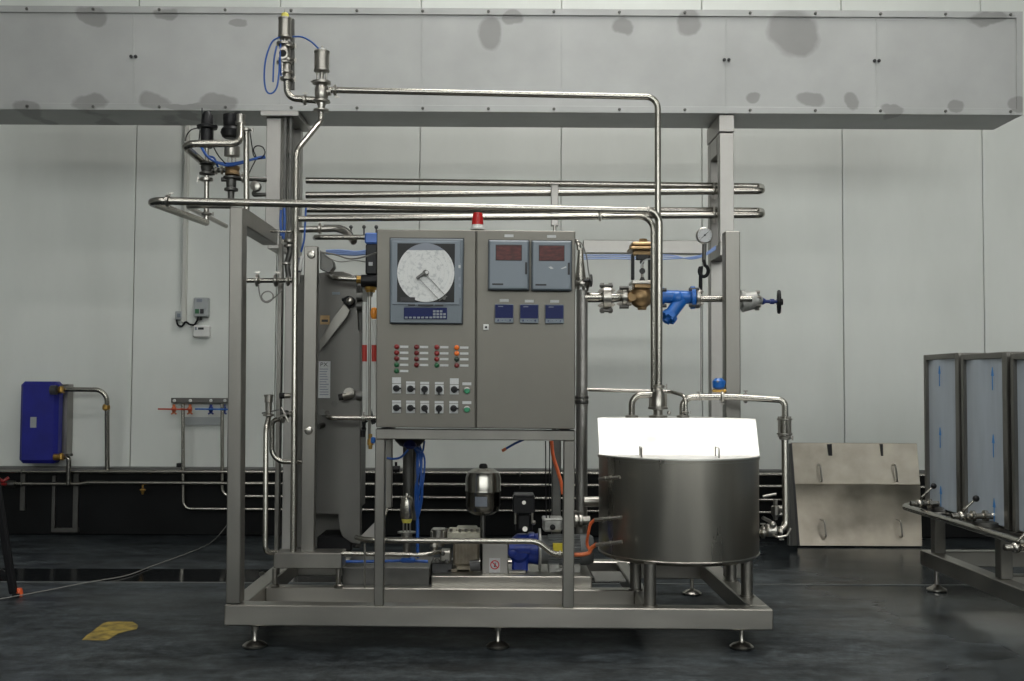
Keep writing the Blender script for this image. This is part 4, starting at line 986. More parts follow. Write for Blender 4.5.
# ================================================================ balance tank
TC = V((at(678.0, 500, 5.72).x, 5.72, 0)); TR = .4285
def tz(y, Y=5.28): return at(678, y, Y).z
zr, zb = tz(461), tz(568.5)
t = thing('balance_tank', 'large round stainless balance tank with bright sloping lid', 'tank')
H = zr-zb
sh = t.part('shell', 'tank_steel')
B0 = V((TC.x, TC.y, zb-.006))
sh.lathe(B0, Z_, [(.02, 0), (TR*.6, .003), (TR*.965, .010), (TR*.995, .022), (TR, .035), (TR, H-.006)], 72)
t.part('bottom_weld', 'fitting_steel').torus(B0+Z_*.030, Z_, TR+.001, .004, 72, 6)
t.part('rim_band', 'tank_steel').lathe(V((TC.x, TC.y, zr-.014)), Z_, [(TR+.001, 0), (TR+.007, .002), (TR+.007, .014), (TR-.02, .016)], 72)
# hood: front flap flat, sloped panel, roof behind
yc = 5.62; half = math.sqrt(TR**2-(TC.y-yc)**2)+.006
def arc(z, y_from, rad, n=40, front=True):
    a0 = math.asin((y_from-TC.y)/rad)
    if front: A = [math.pi-a0+(2*a0+math.pi)*i/n for i in range(n+1)]
    else: A = [a0+(math.pi-2*a0)*i/n for i in range(n+1)]
    return [V((TC.x+rad*math.cos(a_), TC.y+rad*math.sin(a_), z)) for a_ in A]
zl = zr+.002
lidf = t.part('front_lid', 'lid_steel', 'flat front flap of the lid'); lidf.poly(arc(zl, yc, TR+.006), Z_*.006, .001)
y2 = 5.80
w2 = at(755.6, 418.6, y2).x; w1 = at(597.6, 417.6, y2).x; z2 = at(676, 418.2, y2).z
xa, xb = at(599.4, 453, yc).x, at(759.6, 452.6, yc).x
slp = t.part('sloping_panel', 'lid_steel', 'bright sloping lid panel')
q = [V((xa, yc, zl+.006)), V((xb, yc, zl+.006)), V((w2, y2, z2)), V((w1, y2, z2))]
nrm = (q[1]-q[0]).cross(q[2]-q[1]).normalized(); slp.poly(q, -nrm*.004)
sd = t.part('hood_side', 'tank_steel')
sd.poly([V((xa+.004, yc+.01, zl)), V((w1+.004, y2, z2-.006)), V((w1+.012, y2, zl))], X_*.003)
sd.poly([V((xb-.004, yc+.01, zl)), V((w2-.004, y2, z2-.006)), V((w2-.012, y2, zl))], -X_*.003)
sd.poly(arc(zl, y2+.004, TR-.006, front=False), Z_*(z2-.004-zl))
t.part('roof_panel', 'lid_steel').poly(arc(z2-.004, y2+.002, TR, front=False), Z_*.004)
for px in (642.6, 720.2):
    h = t.part('lid_handle', 'fitting_steel'); a = at(px-1.1, 457, 5.40); b = at(px+1.6, 457, 5.46); k = Z_*.052
    a = V((a.x, 5.40, zl+.004)); b = V((a.x+.012, 5.55, zl+.004)); h.tube([a, a+k, b+k, b], .0045, .012, 8)
def tleg(px, Y, ytop, lab=None):
    pp = at(px, 585, Y); z0 = zt_(pp.x); l = t.part('leg', 'frame_steel'); r = pr(6.1, 5.3)
    l.cyl(V((pp.x, pp.y, z0)), V((pp.x, pp.y, zb+.02)), r, n=24); l.lathe(V((pp.x, pp.y, z0)), Z_, [(r*1.25, 0), (r*1.25, .006), (r, .008)], 24)
tleg(650, 5.32, 0); tleg(747, 5.58, 0); tleg(635.6, 5.72, 0); tleg(731, 6.02, 0)
# stub rods on the shell
for (x0, y0, x1, y1) in ((599, 479.4, 620, 477.2), (594.5, 520, 622, 517), (596, 545, 622.5, 541.6)):
    rd = t.part('stub_rod', 'fitting_steel'); a_, b_ = at(x0, y0, 5.42), at(x1, y1, 5.36); rd.cyl(a_, b_, .0095); d = (b_-a_).normalized()
    for s in (.25, .5): rd.cyl(a_.lerp(b_, s), a_.lerp(b_, s)+d*.012, .0135, n=10)
done(t)

YT = 5.86
t = pipe('tank_pipe', 'left polished elbow entering the top of the tank', [(652, 395, YT), (640, 394.8, YT), (631.6, 399, YT), (631.4, 417.5, YT)][:1]+[(631.8, 395, YT), (631.8, 418, YT)], 3.2, YT, .075)
t.part('ferrule', 'fitting_steel').lathe(at(631.7, 417.6, YT), Z_, [(.036, 0), (.036, .012), (.02, .016)], 20); done(t)
t = thing('check_valve', 'stout vertical valve at the centre of the tank top under the pipes', 'valve')
c = at(658, 418, YT)
t.part('valve_body', 'fitting_steel').lathe(c, Z_, [(.030, 0), (.052, .002), (.052, .014), (.026, .018), (.026, .045), (.055, .05), (.055, .06), (.042, .064), (.040, .135), (.030, .15), (.020, .17)], 24)
b = t.part('guide_rod', 'fitting_steel')
for s in (-1, 1): b.cyl(c+V((.046*s, 0, .055)), c+V((.046*s, 0, .135)), .005, n=8)
t.part('drain_nut', 'fitting_steel').sphere(c+V((.06, -.01, .03)), .012); done(t)
t = pipe('overflow_line', 'thin horizontal pipe from the header past the tank top pipes', [(587, 389.6, 6.05), (672, 391.8, 5.98), (684.2, 396, 5.85), (685.8, 402, 5.84), (685.8, 417, 5.84)][:1]+[(672, 391.8, 5.98), (685.6, 396, 5.84), (685.8, 418, 5.84)], 1.9, 5.95, .05)
clamp(t, at(685.7, 412.5, 5.84), Z_, t.r, X_); done(t)
t = pipe('tank_pipe', 'right polished pipe from the tank top across the rear posts to the sight glass', [(682.6, 418, YT), (682.6, 397.4, YT), (730, 396.6, YT), (772, 399.4, 5.78), (784.8, 401.4, 5.76), (785.2, 420, 5.76)][:4]+[(784.9, 400.2, 5.76), (785.2, 420, 5.76)], 3.2, YT, .07)
for x, y in ((722, 396.8), (745.6, 398)): clamp(t, at(x, y, YT), X_, t.r*.95, Z_ if x > 730 else -Z_)
clamp(t, at(699.5, 397, YT), X_, t.r*.7, V((-.3, 0, 1)))
t.part('ferrule', 'fitting_steel').lathe(at(683, 417.6, YT), Z_, [(.036, 0), (.036, .012), (.02, .016)], 20); done(t)
t = thing('sight_glass', 'caged cylindrical sight glass on the right tank pipe', 'sight glass')
g0, g1 = at(784.6, 434.5, 5.76), at(784.6, 418.5, 5.76)
e = t.part('end_plate', 'fitting_steel'); e.lathe(g0, Z_, [(.042, 0), (.042, .008)], 24); e.lathe(g1-Z_*.008, Z_, [(.042, 0), (.042, .008)], 24)
t.part('glass_tube', 'pipe_steel').cyl(g0+Z_*.008, g1-Z_*.008, .022)
rd = t.part('tie_rod', 'fitting_steel')
for a_ in (0.3, 1.87, 3.44, 5.01): d = V((math.cos(a_), math.sin(a_), 0))*.036; rd.cyl(g0+d-Z_*.012, g1+d+Z_*.012, .0055, n=8)
done(t)
t = pipe('outlet_pipe', 'vertical pipe right of the tank ending in an elbow to its outlet', [(784.9, 434, 5.76), (786, 531, 5.72), (757, 532.5, 5.64)], 3.5, 5.76, .06)
clamp(t, at(784.9, 438, 5.76), Z_, t.r*.95, X_); clamp(t, at(763, 532.2, 5.65), X_, t.r, Z_); clamp(t, at(780, 532, 5.7), X_, t.r*.9, V((.2, 0, -1))); done(t)
t = thing('butterfly_valve', 'small butterfly valve with lever at the tank outlet', 'valve')
b = at(771.5, 530.5, 5.62); t.part('valve_body', 'fitting_steel').lathe(b-X_*.03, X_, [(.03, 0), (.034, .006), (.034, .05), (.028, .056)], 22)
h = t.part('lever', 'fitting_steel'); h.tube([b+Z_*.02, b+V((-.01, -.03, .05)), b+V((-.06, -.05, .075))], .009, .02); h.tube([b-V((0, .02, .02)), b+V((.02, -.05, -.03)), b+V((.07, -.05, -.02)), b+V((.09, -.05, .02))], .006, .02); h.sphere(b+V((0, -.03, .035)), .018)
done(t)
t = thing('sampling_cock', 'small lever cock on the wall pipes between tank and outlet pipe', 'valve')
b = at(775.5, 508, 6.3); bd = t.part('valve_body', 'fitting_steel'); bd.lathe(b-Z_*.07, Z_, [(.012, 0), (.016, .02), (.026, .03), (.026, .08), (.014, .085), (.014, .12)], 16); bd.cyl(b, b+X_*.04, .016)
t.part('lever', 'fitting_steel').cyl(at(763, 496.6, 6.27), at(776, 494, 6.27), .008); t.part('stem_pipe', 'fitting_steel').cyl(b-Z_*.04, at(786, 514, 6.3), .01); done(t)
t = thing('drain_hose_rod', 'thin dark rod leaning beside the outlet pipe', 'rod', 'dull_steel'); t.cyl(at(789.4, 545, 6.6), at(788, 449, 6.6), .014); done(t)
for i, pts in enumerate((((595, 519.5, 5.44), (590.5, 524, 5.45), (588.5, 532, 5.46), (587, 543, 5.5), (589, 549, 5.5)), ((597, 544, 5.44), (591.5, 548, 5.45), (588.5, 553, 5.46), (578, 554.8, 5.46), (562, 553.4, 5.46)))):
    t = thing('orange_hose', ('upper short orange hose bending from the tank rod' if i == 0 else 'lower orange hose running left from the tank rod'), 'hose', 'orange_hose' if i == 0 else 'copper_hose')
    t.hose(P(*pts), .008 if i == 0 else .0105); done(t)
t = thing('orange_cable', 'orange cable hanging behind the right stand leg', 'cable', 'orange_hose'); t.hose(P((551.5, 441, 5.9), (553, 455, 5.9), (557.5, 470, 5.9), (561, 482, 5.9), (563, 494, 5.9)), .010); done(t)

# ================================================================ pump group below the cabinet
zt0 = lambda x: zt_(x)
t = thing('pump_platform', 'long low box platform carrying the pumps', 'platform')
a = at(429, 578, 5.78)
t.part('platform_body', 'base_steel').box((at(431, 580, 5.79).x, 5.79, at(500, 589.6, 5.79).z), (at(592, 580, 5.79).x, 6.19, at(500, 576.4, 5.79).z), .004)
t.part('dark_box', 'dull_steel').box((at(342, 580, 5.82).x, 5.82, at(380, 587, 5.82).z), (at(430, 580, 5.82).x, 6.19, at(380, 567, 5.82).z), .006)
done(t)
YQ = 5.9
zpl = at(500, 576.4, 5.79).z
t = thing('piston_pump', 'beige tan pump block with finned cream top', 'pump')
b = t.part('pump_block', 'pump_tan'); b.pbox(453, 542, 479, 566, YQ, .2, .012); b.pbox(456, 566, 473, 573, YQ, .2, .005); b.box((at(447, 570, YQ).x, YQ, zpl), (at(470, 570, YQ).x, YQ+.2, at(460, 569, YQ).z), .004)
c = t.part('top_cover', 'pump_cream'); c.pbox(447, 532, 480, 543, YQ-.01, .2, .006); c.pbox(456, 528.6, 477, 532.4, YQ+.02, .14, .006)
fn = t.part('cover_bolt', 'fitting_steel')
for x in (446.5, 451, 460, 466, 472, 477.5): fn.cyl(at(x, 531.5, YQ-.01), at(x, 528.4, YQ-.01), .010, n=6)
fl_ = t.part('cooling_fin', 'pump_tan')
for i in range(7): fl_.pbox(455+i*3.4, 545, 456.4+i*3.4, 563, YQ-.008, .01)
hd = t.part('valve_head', 'fitting_steel'); hd.pbox(430, 530, 446, 545, YQ-.02, .12, .012); hd.cyl(at(438, 529, YQ), at(438, 546, YQ), .035); hd.sphere(at(434, 546.5, YQ-.05), .025); hd.pbox(440, 551, 451, 562, YQ-.04, .1, .008)
for x, y in ((447, 561), (443, 553), (437, 560)): hd.part('hex_nut', 'dull_steel').lathe(at(x, y, YQ-.04), -Y_, [(.014, 0), (.014, .02), (.009, .024)], 6)
fe = t.part('pump_foot', 'dark_edge'); fe.box((at(432, 566, YQ).x, YQ, zpl-.01), (at(452, 566, YQ).x, YQ+.12, at(440, 563, YQ).z), .004); fe.cyl(at(470, 566, YQ-.03), at(480, 565, YQ-.03), .03)
done(t)
t = thing('guard_plate', 'grey sheet guard with a round red no touching sign', 'guard')
gp = t.part('plate', 'gantry_steel'); gp.box((at(482.2, 560, 5.86).x, 5.86, zpl), (at(507.8, 560, 5.86).x, 5.98, at(495, 543.4, 5.86).z), .003)
sg = t.part('warning_sticker', 'label_white', 'white sticker with red ring and bar'); sg.pbox(489.2, 558.2, 500.2, 572.6, 5.857, .003)
sc = at(494.8, 564.8, 5.856); s2 = sg.part('prohibition_mark', 'sign_red'); s2.torus(sc, Y_, .0225, .0032, 30, 6); s2.bar(sc+V((-.016, 0, .016)), sc+V((.016, 0, -.016)), .005, .003, up=Y_)
hn = sg.part('hand_symbol', 'ink_black'); hn.bar(sc+V((.0, .001, -.012)), sc+V((.002, .001, .002)), .009, .002, up=Y_)
for i in range(4): hn.bar(sc+V((-.004+i*.0028, .001, .001)), sc+V((-.005+i*.0038, .001, .012)), .0018, .002, up=Y_)
fb2 = t.part('foot_flange', 'base_steel'); fb2.box((at(482, 574, 5.84).x, 5.835, zpl), (at(508, 574, 5.84).x, 5.86, zpl+.004))
for x in (485, 490, 495, 500, 505): fb2.lathe(V((at(x, 574, 5.847).x, 5.847, zpl+.004)), Z_, [(.007, 0), (.007, .006)], 6)
done(t)
t = thing('expansion_vessel', 'small polished stainless pressure vessel on a slim stand', 'vessel')
v0 = at(483, 515, 6.0); rv = pr(17.6, 6.0)
k = (at(483, 467.5, 6.0).z-v0.z)
t.part('vessel_body', 'vessel_steel').lathe(v0, Z_, [(.03, 0), (rv*.6, k*.02), (rv*.9, k*.10), (rv, k*.22), (rv, k*.46), (rv*1.015, k*.47), (rv*1.015, k*.53), (rv, k*.54), (rv, k*.78), (rv*.9, k*.9), (rv*.55, k*.985), (.02, k)], 40)
t.part('vessel_cap', 'black_plastic').lathe(v0+Z_*k, Z_, [(.026, -.008), (.024, .012), (.017, .022), (.004, .024)], 20)
t.part('support_rod', 'dull_steel').cyl(v0+Z_*.01, V((v0.x, v0.y, zpl)), pr(2.6, 6.0))
lb = t.part('rating_label', 'ink_grey'); 
pts = [v0+V((rv*1.004*math.sin(a_), -rv*1.004*math.cos(a_), k*.22)) for a_ in [-.45+.1*i for i in range(8)]]
for i in range(7): lb.poly([pts[i], pts[i+1], pts[i+1]+Z_*k*.2, pts[i]+Z_*k*.2], V((0, -.001, 0)))
done(t)
t = thing('centrifugal_pump', 'blue pump with black adjusting block on top', 'pump')
b = t.part('pump_casing', 'blue_pump'); b.cyl(at(520, 549, YQ+.07), at(538, 549, YQ+.07), .072, .088, n=26); b.lathe(at(519, 550, YQ+.06), -Y_, [(.05, 0), (.062, .012), (.062, .06), (.045, .08), (.02, .085)], 26); b.pbox(511, 541, 532, 556, YQ+.03, .10, .012); b.pbox(527, 534, 536, 545, YQ, .1, .012); b.cyl(at(509, 548, YQ), at(530, 548, YQ), .035, n=20)
b.pbox(512, 556, 528, 573, YQ, .1, .012); b.lathe(at(522, 541, YQ+.05), Z_, [(.06, 0), (.055, .02), (.03, .04)], 18); b.lathe(at(512.5, 552, YQ-.01), -Y_, [(.03, 0), (.026, .02), (.012, .026)], 16)
t.part('coupling_flange', 'grey_cast', 'pale grey motor flange').cyl(at(538.6, 549, YQ+.08), at(540.8, 549, YQ+.08), .115, n=32)
k = t.part('adjusting_block', 'black_plastic'); k.pbox(512.8, 496.4, 535, 514, YQ, .12, .006); k.pbox(514, 494.6, 534, 497.4, YQ-.01, .14, .004); k.lathe(at(524, 530, YQ+.06), Z_, [(.05, 0), (.05, .09)], 20); k.pbox(517, 514, 531, 531, YQ, .1, .012)
s_ = t.part('block_post', 'fitting_steel')
for x in (515.4, 532.2): s_.cyl(at(x, 524, YQ-.02), at(x, 513, YQ-.02), .007)
s_.cyl(at(524, 502.6, YQ-.008), at(524, 502.6, YQ), .011); s_.cyl(at(525, 529, YQ-.01), at(525, 529, YQ-.03), .014); s_.sphere(at(533.6, 522.5, YQ-.02), .013)
t.part('foot_block', 'base_steel').box((at(508.4, 575, YQ-.02).x, YQ-.02, zpl), (at(526, 575, YQ-.02).x, YQ+.1, at(516, 570.5, YQ-.02).z), .004)
done(t)
t = thing('electric_motor', 'grey finned electric motor with terminal box and yellow label', 'motor')
b = t.part('motor_body', 'motor_grey'); m0, m1 = at(541, 549.5, YQ+.08), at(592, 549.5, YQ+.08); rm = pr(15.4, YQ); b.cyl(m0, m1, rm*.9, n=30)
fi = t.part('cooling_fins', 'motor_grey')
for i in range(26):
    a_ = 2*math.pi*i/26; d = V((0, math.cos(a_), math.sin(a_))); fi.bar(m0+X_*.04+d*rm*.93, m1-X_*.07+d*rm*.93, rm*.2, .006, 0, up=Y_.cross(d) if abs(d.y) < .9 else Z_)
t.part('fan_cover', 'motor_grey').lathe(m1-X_*.07, X_, [(rm*1.02, 0), (rm*1.02, .05), (rm*.85, .075), (.02, .08)], 30)
tb = t.part('terminal_box', 'grey_cast'); tb.pbox(543, 518.6, 562.6, 532, YQ-.01, .12, .012); tb.pbox(542.6, 518.4, 563, 521.4, YQ-.014, .13, .006); tb.part('cable_gland', 'black_plastic').lathe(at(552.6, 527, YQ-.01), -Y_, [(.016, 0), (.016, .01), (.012, .012)], 12)
t.part('rating_label', 'yellow_label', 'yellow label').pbox(553, 543.6, 563.8, 552.6, YQ-.015, .03, .002)
f_ = t.part('motor_foot', 'grey_cast'); f_.box((m0.x+.04, YQ, zpl), (m0.x+.1, YQ+.16, m0.z-rm*.8), .004); f_.box((m1.x-.12, YQ, zpl), (m1.x-.07, YQ+.16, m0.z-rm*.8), .004); f_.bar(at(556, 571, YQ-.02), at(566, 567, YQ-.02), .03, .012)
done(t)
t = thing('steam_trap', 'small clamped fitting above the motor behind the right stand leg', 'fitting')
c = at(580.5, 520.6, 6.05); t.part('body', 'fitting_steel').cyl(at(574, 520.6, 6.05), at(590, 520.4, 6.05), .026)
for x in (576, 580.5): clamp(t, at(x, 520.6, 6.05), X_, .022, Z_)
done(t)
t = pipe('suction_pipe', 'thick horizontal pipe stub between header and tank side', [(584, 501.6, 6.0), (604, 501.6, 6.0)], 5.2, 6.0, 0, m='fitting_steel'); done(t)
YR_ = 5.42
t = pipe('front_pipe', 'long low polished pipe passing in front of the pumps with an S bend', [(357, 537.5, 5.55), (366, 540.2, YR_), (538, 541.4, YR_), (553, 554.2, YR_), (564, 554.6, YR_)], 2.9, YR_, .10); clamp(t, at(560, 554.5, YR_), X_, t.r*.8); done(t)
t = pipe('lower_pipe', 'lower polished pipe ending at the pump inlet elbow', [(342, 553.4, 5.66), (424, 555, 5.66), (436, 552.4, 5.7), (440, 551.8, 5.75)], 2.1, 5.66, .12)
t.part('bracket_post', 'fitting_steel').cyl(at(364.8, 588, 5.60), at(364.8, 544, 5.60), .006); done(t)
t = pipe('blue_floor_hose', 'blue hose lying along the platform under the lower pipe', [(343, 561.5, 5.8), (372, 561.5, 5.79), (405, 560.6, 5.78), (428, 561.5, 5.79)], 1.4, 5.8, .02, m='blue_hose', cat='hose'); done(t)
t = pipe('back_drop_pipe', 'slim vertical pipe behind the left stand leg with an angled foot', [(388.4, 440, 5.85), (388.6, 503, 5.85), (385, 516, 5.75), (361, 538.5, 5.6)], 1.5, 5.85, .05); clamp(t, at(388.6, 504, 5.85), Z_, t.r*1.2); done(t)
t = thing('gusset_plate', 'small triangular bright gusset at the left end of the low front pipe', 'bracket', 'gantry_steel'); t.ppoly([(360.5, 536.4), (374.6, 522.4), (374.6, 537.4), (366, 538)], 5.58, .004); done(t)
t = thing('pneumatic_valve', 'slim silver pneumatic actuator with yellow ring under the cabinet', 'valve')
c = at(406.8, 522.8, 5.75)
t.part('actuator', 'pipe_steel').lathe(c+Z_*.022, Z_, [(.03, 0), (.036, .01), (.037, .06), (.034, .10), (.026, .118), (.010, .124), (.008, .14)], 26)
t.part('ring', 'yellow_cap', 'yellow ring').lathe(c, Z_, [(.022, 0), (.024, .004), (.030, .024)], 22)
y = t.part('yoke_rod', 'fitting_steel')
for dx in (-.018, 0, .018): y.cyl(c+X_*dx, c+X_*dx-Z_*.055, .0045, n=8)
vb = t.part('valve_body', 'fitting_steel'); vb.lathe(c-Z_*.1, Z_, [(.02, 0), (.05, .004), (.05, .014), (.03, .02), (.03, .04), (.05, .044), (.05, .052)], 20); vb.cyl(c-Z_*.20, c-Z_*.1, .02)
t.part('blue_base', 'blue_hose').pbox(400, 558.4, 415, 563, 5.72, .06, .008)
done(t)
t = thing('black_post', 'dark round post hanging down under the cabinet', 'post', 'dull_steel'); t.cyl(at(408, 500, 5.9), at(408, 442, 5.9), pr(5, 5.9)); t.cyl(at(415, 520, 5.95), at(415, 442, 5.95), pr(2.2, 5.95)); done(t)
t = thing('air_header', 'dark bowl shaped underside of the cable entry beneath the cabinet', 'cable entry')
t.part('bowl', 'black_plastic').lathe(at(410, 429.5, 5.55), -Z_, [(pr(17, 5.55), 0), (pr(16.8, 5.55), .03), (pr(14.5, 5.55), .06), (pr(10, 5.55), .085), (pr(4, 5.55), .097), (.01, .1)], 30)
t.part('blue_core', 'screen_blue').lathe(at(410, 440, 5.50), -Z_, [(.03, 0), (.035, .03), (.02, .045)], 16); done(t)
t = thing('air_hose', 'bundle of blue air hoses hanging below the cabinet entry', 'hose')
h_ = t.part('hose', 'blue_hose')
for k, (x1, x2) in enumerate(((418, 416.5), (421.5, 418), (424.5, 420.5), (420, 422), (417, 419), (422, 417.5))):
    h_.hose(P((412+k*1.5, 444, 5.6), (x1, 458, 5.62), (x2+2*math.sin(k), 488, 5.62), (x2-1, 505, 5.66), (417.5, 519, 5.7)), .0055)
h_.hose(P((424.5, 441, 5.55), (422, 452, 5.56), (414, 447, 5.56)), .005)
h_.hose(P((387, 458, 5.6), (394, 458.8, 5.6), (401, 457, 5.62), (408, 450, 5.65)), .006)
h_.hose(P((417.6, 519, 5.7), (417.6, 545, 5.7), (417.8, 558, 5.7)), .009)
done(t)
t = thing('hose_end', 'short blue hose with copper tip hanging below the cabinet rail', 'hose', 'blue_hose'); t.hose(P((524, 439.5, 5.5), (515, 443.5, 5.5), (506, 448.6, 5.5)), .006); done(t)
t = thing('copper_tip', 'small copper tip on the end of the short blue hose', 'fitting', 'copper_hose'); t.cyl(at(506, 448.6, 5.5), at(502, 451, 5.5), .008); done(t)
t = thing('hose_fitting', 'small black fitting on the wall ledge behind the stand leg', 'fitting', 'black_plastic'); t.cyl(at(393, 469, 6.3), at(400, 469, 6.3), .02); t.cyl(at(396, 473, 6.3), at(396, 462, 6.3), .008); done(t)
t = thing('cable_pair', 'two thin dark cables hanging from the cabinet towards the motor', 'cable')
h_ = t.part('cable', 'black_rubber')
h_.hose(P((545.6, 441, 5.9), (545.8, 470, 5.9), (546, 512, 5.9), (547, 519, 5.9)), .003); h_.hose(P((549.5, 441, 5.9), (549.6, 470, 5.9), (549.8, 519, 5.9)), .003); done(t)
t = thing('rear_column', 'dark square post standing behind the pumps', 'post', 'dull_steel'); t.box((at(552, 500, 6.2).x, 6.2, zt_(0)-.0), (at(561, 500, 6.2).x, 6.28, at(555, 431, 6.2).z+.2), .004); done(t)
t = thing('rear_shelf', 'pale flat sheet lying behind the tank leg on the rear beams', 'shelf', 'gantry_steel'); t.box((at(594, 566, 6.0).x, 5.9, zt_(0)+.005), (at(624, 566, 6.0).x, 6.19, zt_(0)+.012)); done(t)
# ================================================================ wall pipes
YW1 = 9.055
rw = pr(1.9, YW1)
rows = [('highest of the four wall pipes, running the full width of the wall', [(-40, 471.5), (300, 472), (700, 474), (1060, 476)]),
        ('second wall pipe from the top, starting at the red valve on the left', [(14, 483.8), (80, 484), (88, 482.6), (300, 483.6), (700, 486), (1060, 488)]),
        ]
for lab, pts in rows:
    t = thing('wall_pipe', lab, 'pipe'); t.part('tube', 'pipe_steel').tube([at(x, y, YW1) for x, y in pts], rw, .02, 12)
    s = t.part('bracket_clip', 'dull_steel')
    for x in (22, 330, 520, 700, 860):
        k = pts[0][1]+(pts[-1][1]-pts[0][1])*(x-pts[0][0])/(pts[-1][0]-pts[0][0]); p = at(x, k, YW1); s.torus(p, X_, rw*1.15, .004, 14, 6); s.cyl(p+Y_*.018, p+Y_*.06, .006, n=8)
    done(t)
t = thing('red_valve', 'dark red valve handle at the left end of the second wall pipe', 'valve'); t.part('valve_body', 'dull_steel').cyl(at(6, 484, YW1), at(15, 484, YW1), .03); h = t.part('handle', 'red_lens'); h.tube(P((-3, 478, 9.02), (3, 481.5, 9), (9, 477.5, 9.02)), .014, .02); h.tube(P((-3, 484.5, 9.02), (6, 484, 9)), .012, 0); done(t)
# hot and cold water station
YH = 9.105
t = pipe('water_drop_pipe', 'hot water pipe dropping from the red lever, then turning right low on the wall', [(183, 404, YH), (183.2, 508.8, YH), (560, 511, YH), (1060, 514.5, YH)], 1.8, YH, .07); done(t)
t = pipe('water_drop_pipe', 'cold water pipe dropping from the blue lever, partly behind the front post', [(222.2, 404, YH), (222.4, 496, YH), (560, 498.4, YH), (1060, 502, YH)], 1.8, YH, .07); done(t)
t = thing('mounting_rail', 'short flat steel rail fixed to the wall above the red and blue levers', 'rail'); t.part('rail', 'plate_steel').pbox(171, 398, 240, 403, 9.23, .06, .003)
b = t.part('fixing_disc', 'white_plastic')
for x in (174.5, 190.5, 211, 225): b.lathe(at(x, 400.6, 9.23), -Y_, [(.014, 0), (.014, .008), (.008, .012)], 12)
done(t)
for lab, mm, x0, x1, fx in (('red lever handle with copper fittings on the wall left of the front post', 'red_paint', 158, 192, (174, 190)), ('blue lever handle on the wall just left of the front post', 'blue_valve', 195, 229, (211, 224))):
    t = thing('lever_valve', lab, 'valve'); t.part('lever', mm).bar(at(x0, 409, 9.08), at(x1, 409.4, 9.08), .02, .014, .003)
    for x in fx:
        f = t.part('valve_body', 'copper_hose' if mm == 'red_paint' else 'blue_pump'); q = at(x, 409, 9.15); f.lathe(q-Z_*.04, Z_, [(.018, 0), (.013, .012), (.02, .03), (.02, .05), (.012, .066), (.014, .08)], 12); f.cyl(q, q-Y_*.06, .010, n=10)
        for s in (-1, 1): f.bar(q+V((0, 0, -.025)), q+V((s*.022, 0, -.045)), .012, .012)
    done(t)
t = thing('wall_plate', 'plain grey backing plate on the wall between the two drop pipes', 'plate', 'thermostat_grey'); t.pbox(184, 417, 221, 425, 9.275, .02); done(t)
t = thing('drain_tap', 'small brass tap hanging from the second wall pipe', 'tap', 'brass'); t.lathe(at(142.6, 494.5, YW1), Z_, [(.008, 0), (.014, .02), (.014, .05), (.008, .055), (.008, .08)], 12); t.cyl(at(140, 490, YW1-.02), at(145.6, 490, YW1-.02), .007, n=8); done(t)
t = thing('socket_box', 'tiny black box on the wall ledge beside the hot water pipe', 'box', 'black_plastic'); t.pbox(176.2, 463.2, 181.2, 467.8, 9.22, .06, .004); done(t)
# blue insulated exchanger
t = thing('brazed_heat_exchanger', 'deep blue box shaped insulated exchanger hung on the wall at far left', 'heat exchanger')
t.part('cover', 'blue_cover').pbox(18.8, 381.4, 57, 463.6, 9.03, .14, .03)
t.part('steel_back', 'gantry_steel').pbox(57, 384, 67.4, 456, 9.17, .12, .006)
lb = t.part('rating_label', 'thermostat_grey'); lb.pbox(30.2, 417, 36.2, 427.6, 9.022, .01)
pt = t.part('port', 'brass')
for y in (390, 457): pt.cyl(at(54, y, 9), at(64, y, 9), .028, n=8); pt.lathe(at(61, y+3, 8.96), Z_, [(.012, 0), (.02, .01), (.02, .05), (.01, .06)], 10)
pt.part('port_seal', 'dark_edge').cyl(at(51, 390, 8.96), at(57, 390, 8.96), .04); 
lg = t.part('lever', 'dull_steel'); lg.bar(at(61, 386, 8.92), at(68, 385, 8.92), .02, .01)
done(t)
t = pipe('exchanger_feed_pipe', 'pipe from the blue exchanger top, bent down to the wall pipes', [(63, 389.4, 9), (107, 389.8, 9), (107.4, 472, 9.08)], 2.4, 9, .10); t.part('brass_union', 'brass').lathe(at(106.2, 410.5, 9.02), Z_, [(.022, 0), (.032, .012), (.032, .04), (.022, .055)], 12); done(t)
t = pipe('exchanger_feed_pipe', 'short pipe from the blue exchanger bottom down to the second wall pipe', [(62, 457, 9), (69, 456.4, 8.98), (68.4, 484, 9.02)], 2.3, 9, .05); t.part('end_cap', 'dull_steel').lathe(at(69.4, 456, 8.96), Z_, [(.028, 0), (.028, .02)], 12); done(t)
t = thing('pipe_bracket', 'U shaped grey bracket on the dark curb below the blue exchanger', 'bracket')
t.part('side_bar', 'dull_steel').pbox(51.6, 476, 55, 532, 9.125, .03, .002); t.part('side_bar', 'dull_steel').pbox(72.8, 474, 78, 532, 9.125, .03, .002); t.part('bottom_bar', 'dull_steel').pbox(51.6, 528, 78, 532.4, 9.122, .03, .002); done(t)
t = thing('pipe_strap', 'short grey strap hanging at the far left of the curb', 'strap', 'dull_steel'); t.pbox(20, 473, 25, 510.6, 9.13, .028, .002); done(t)
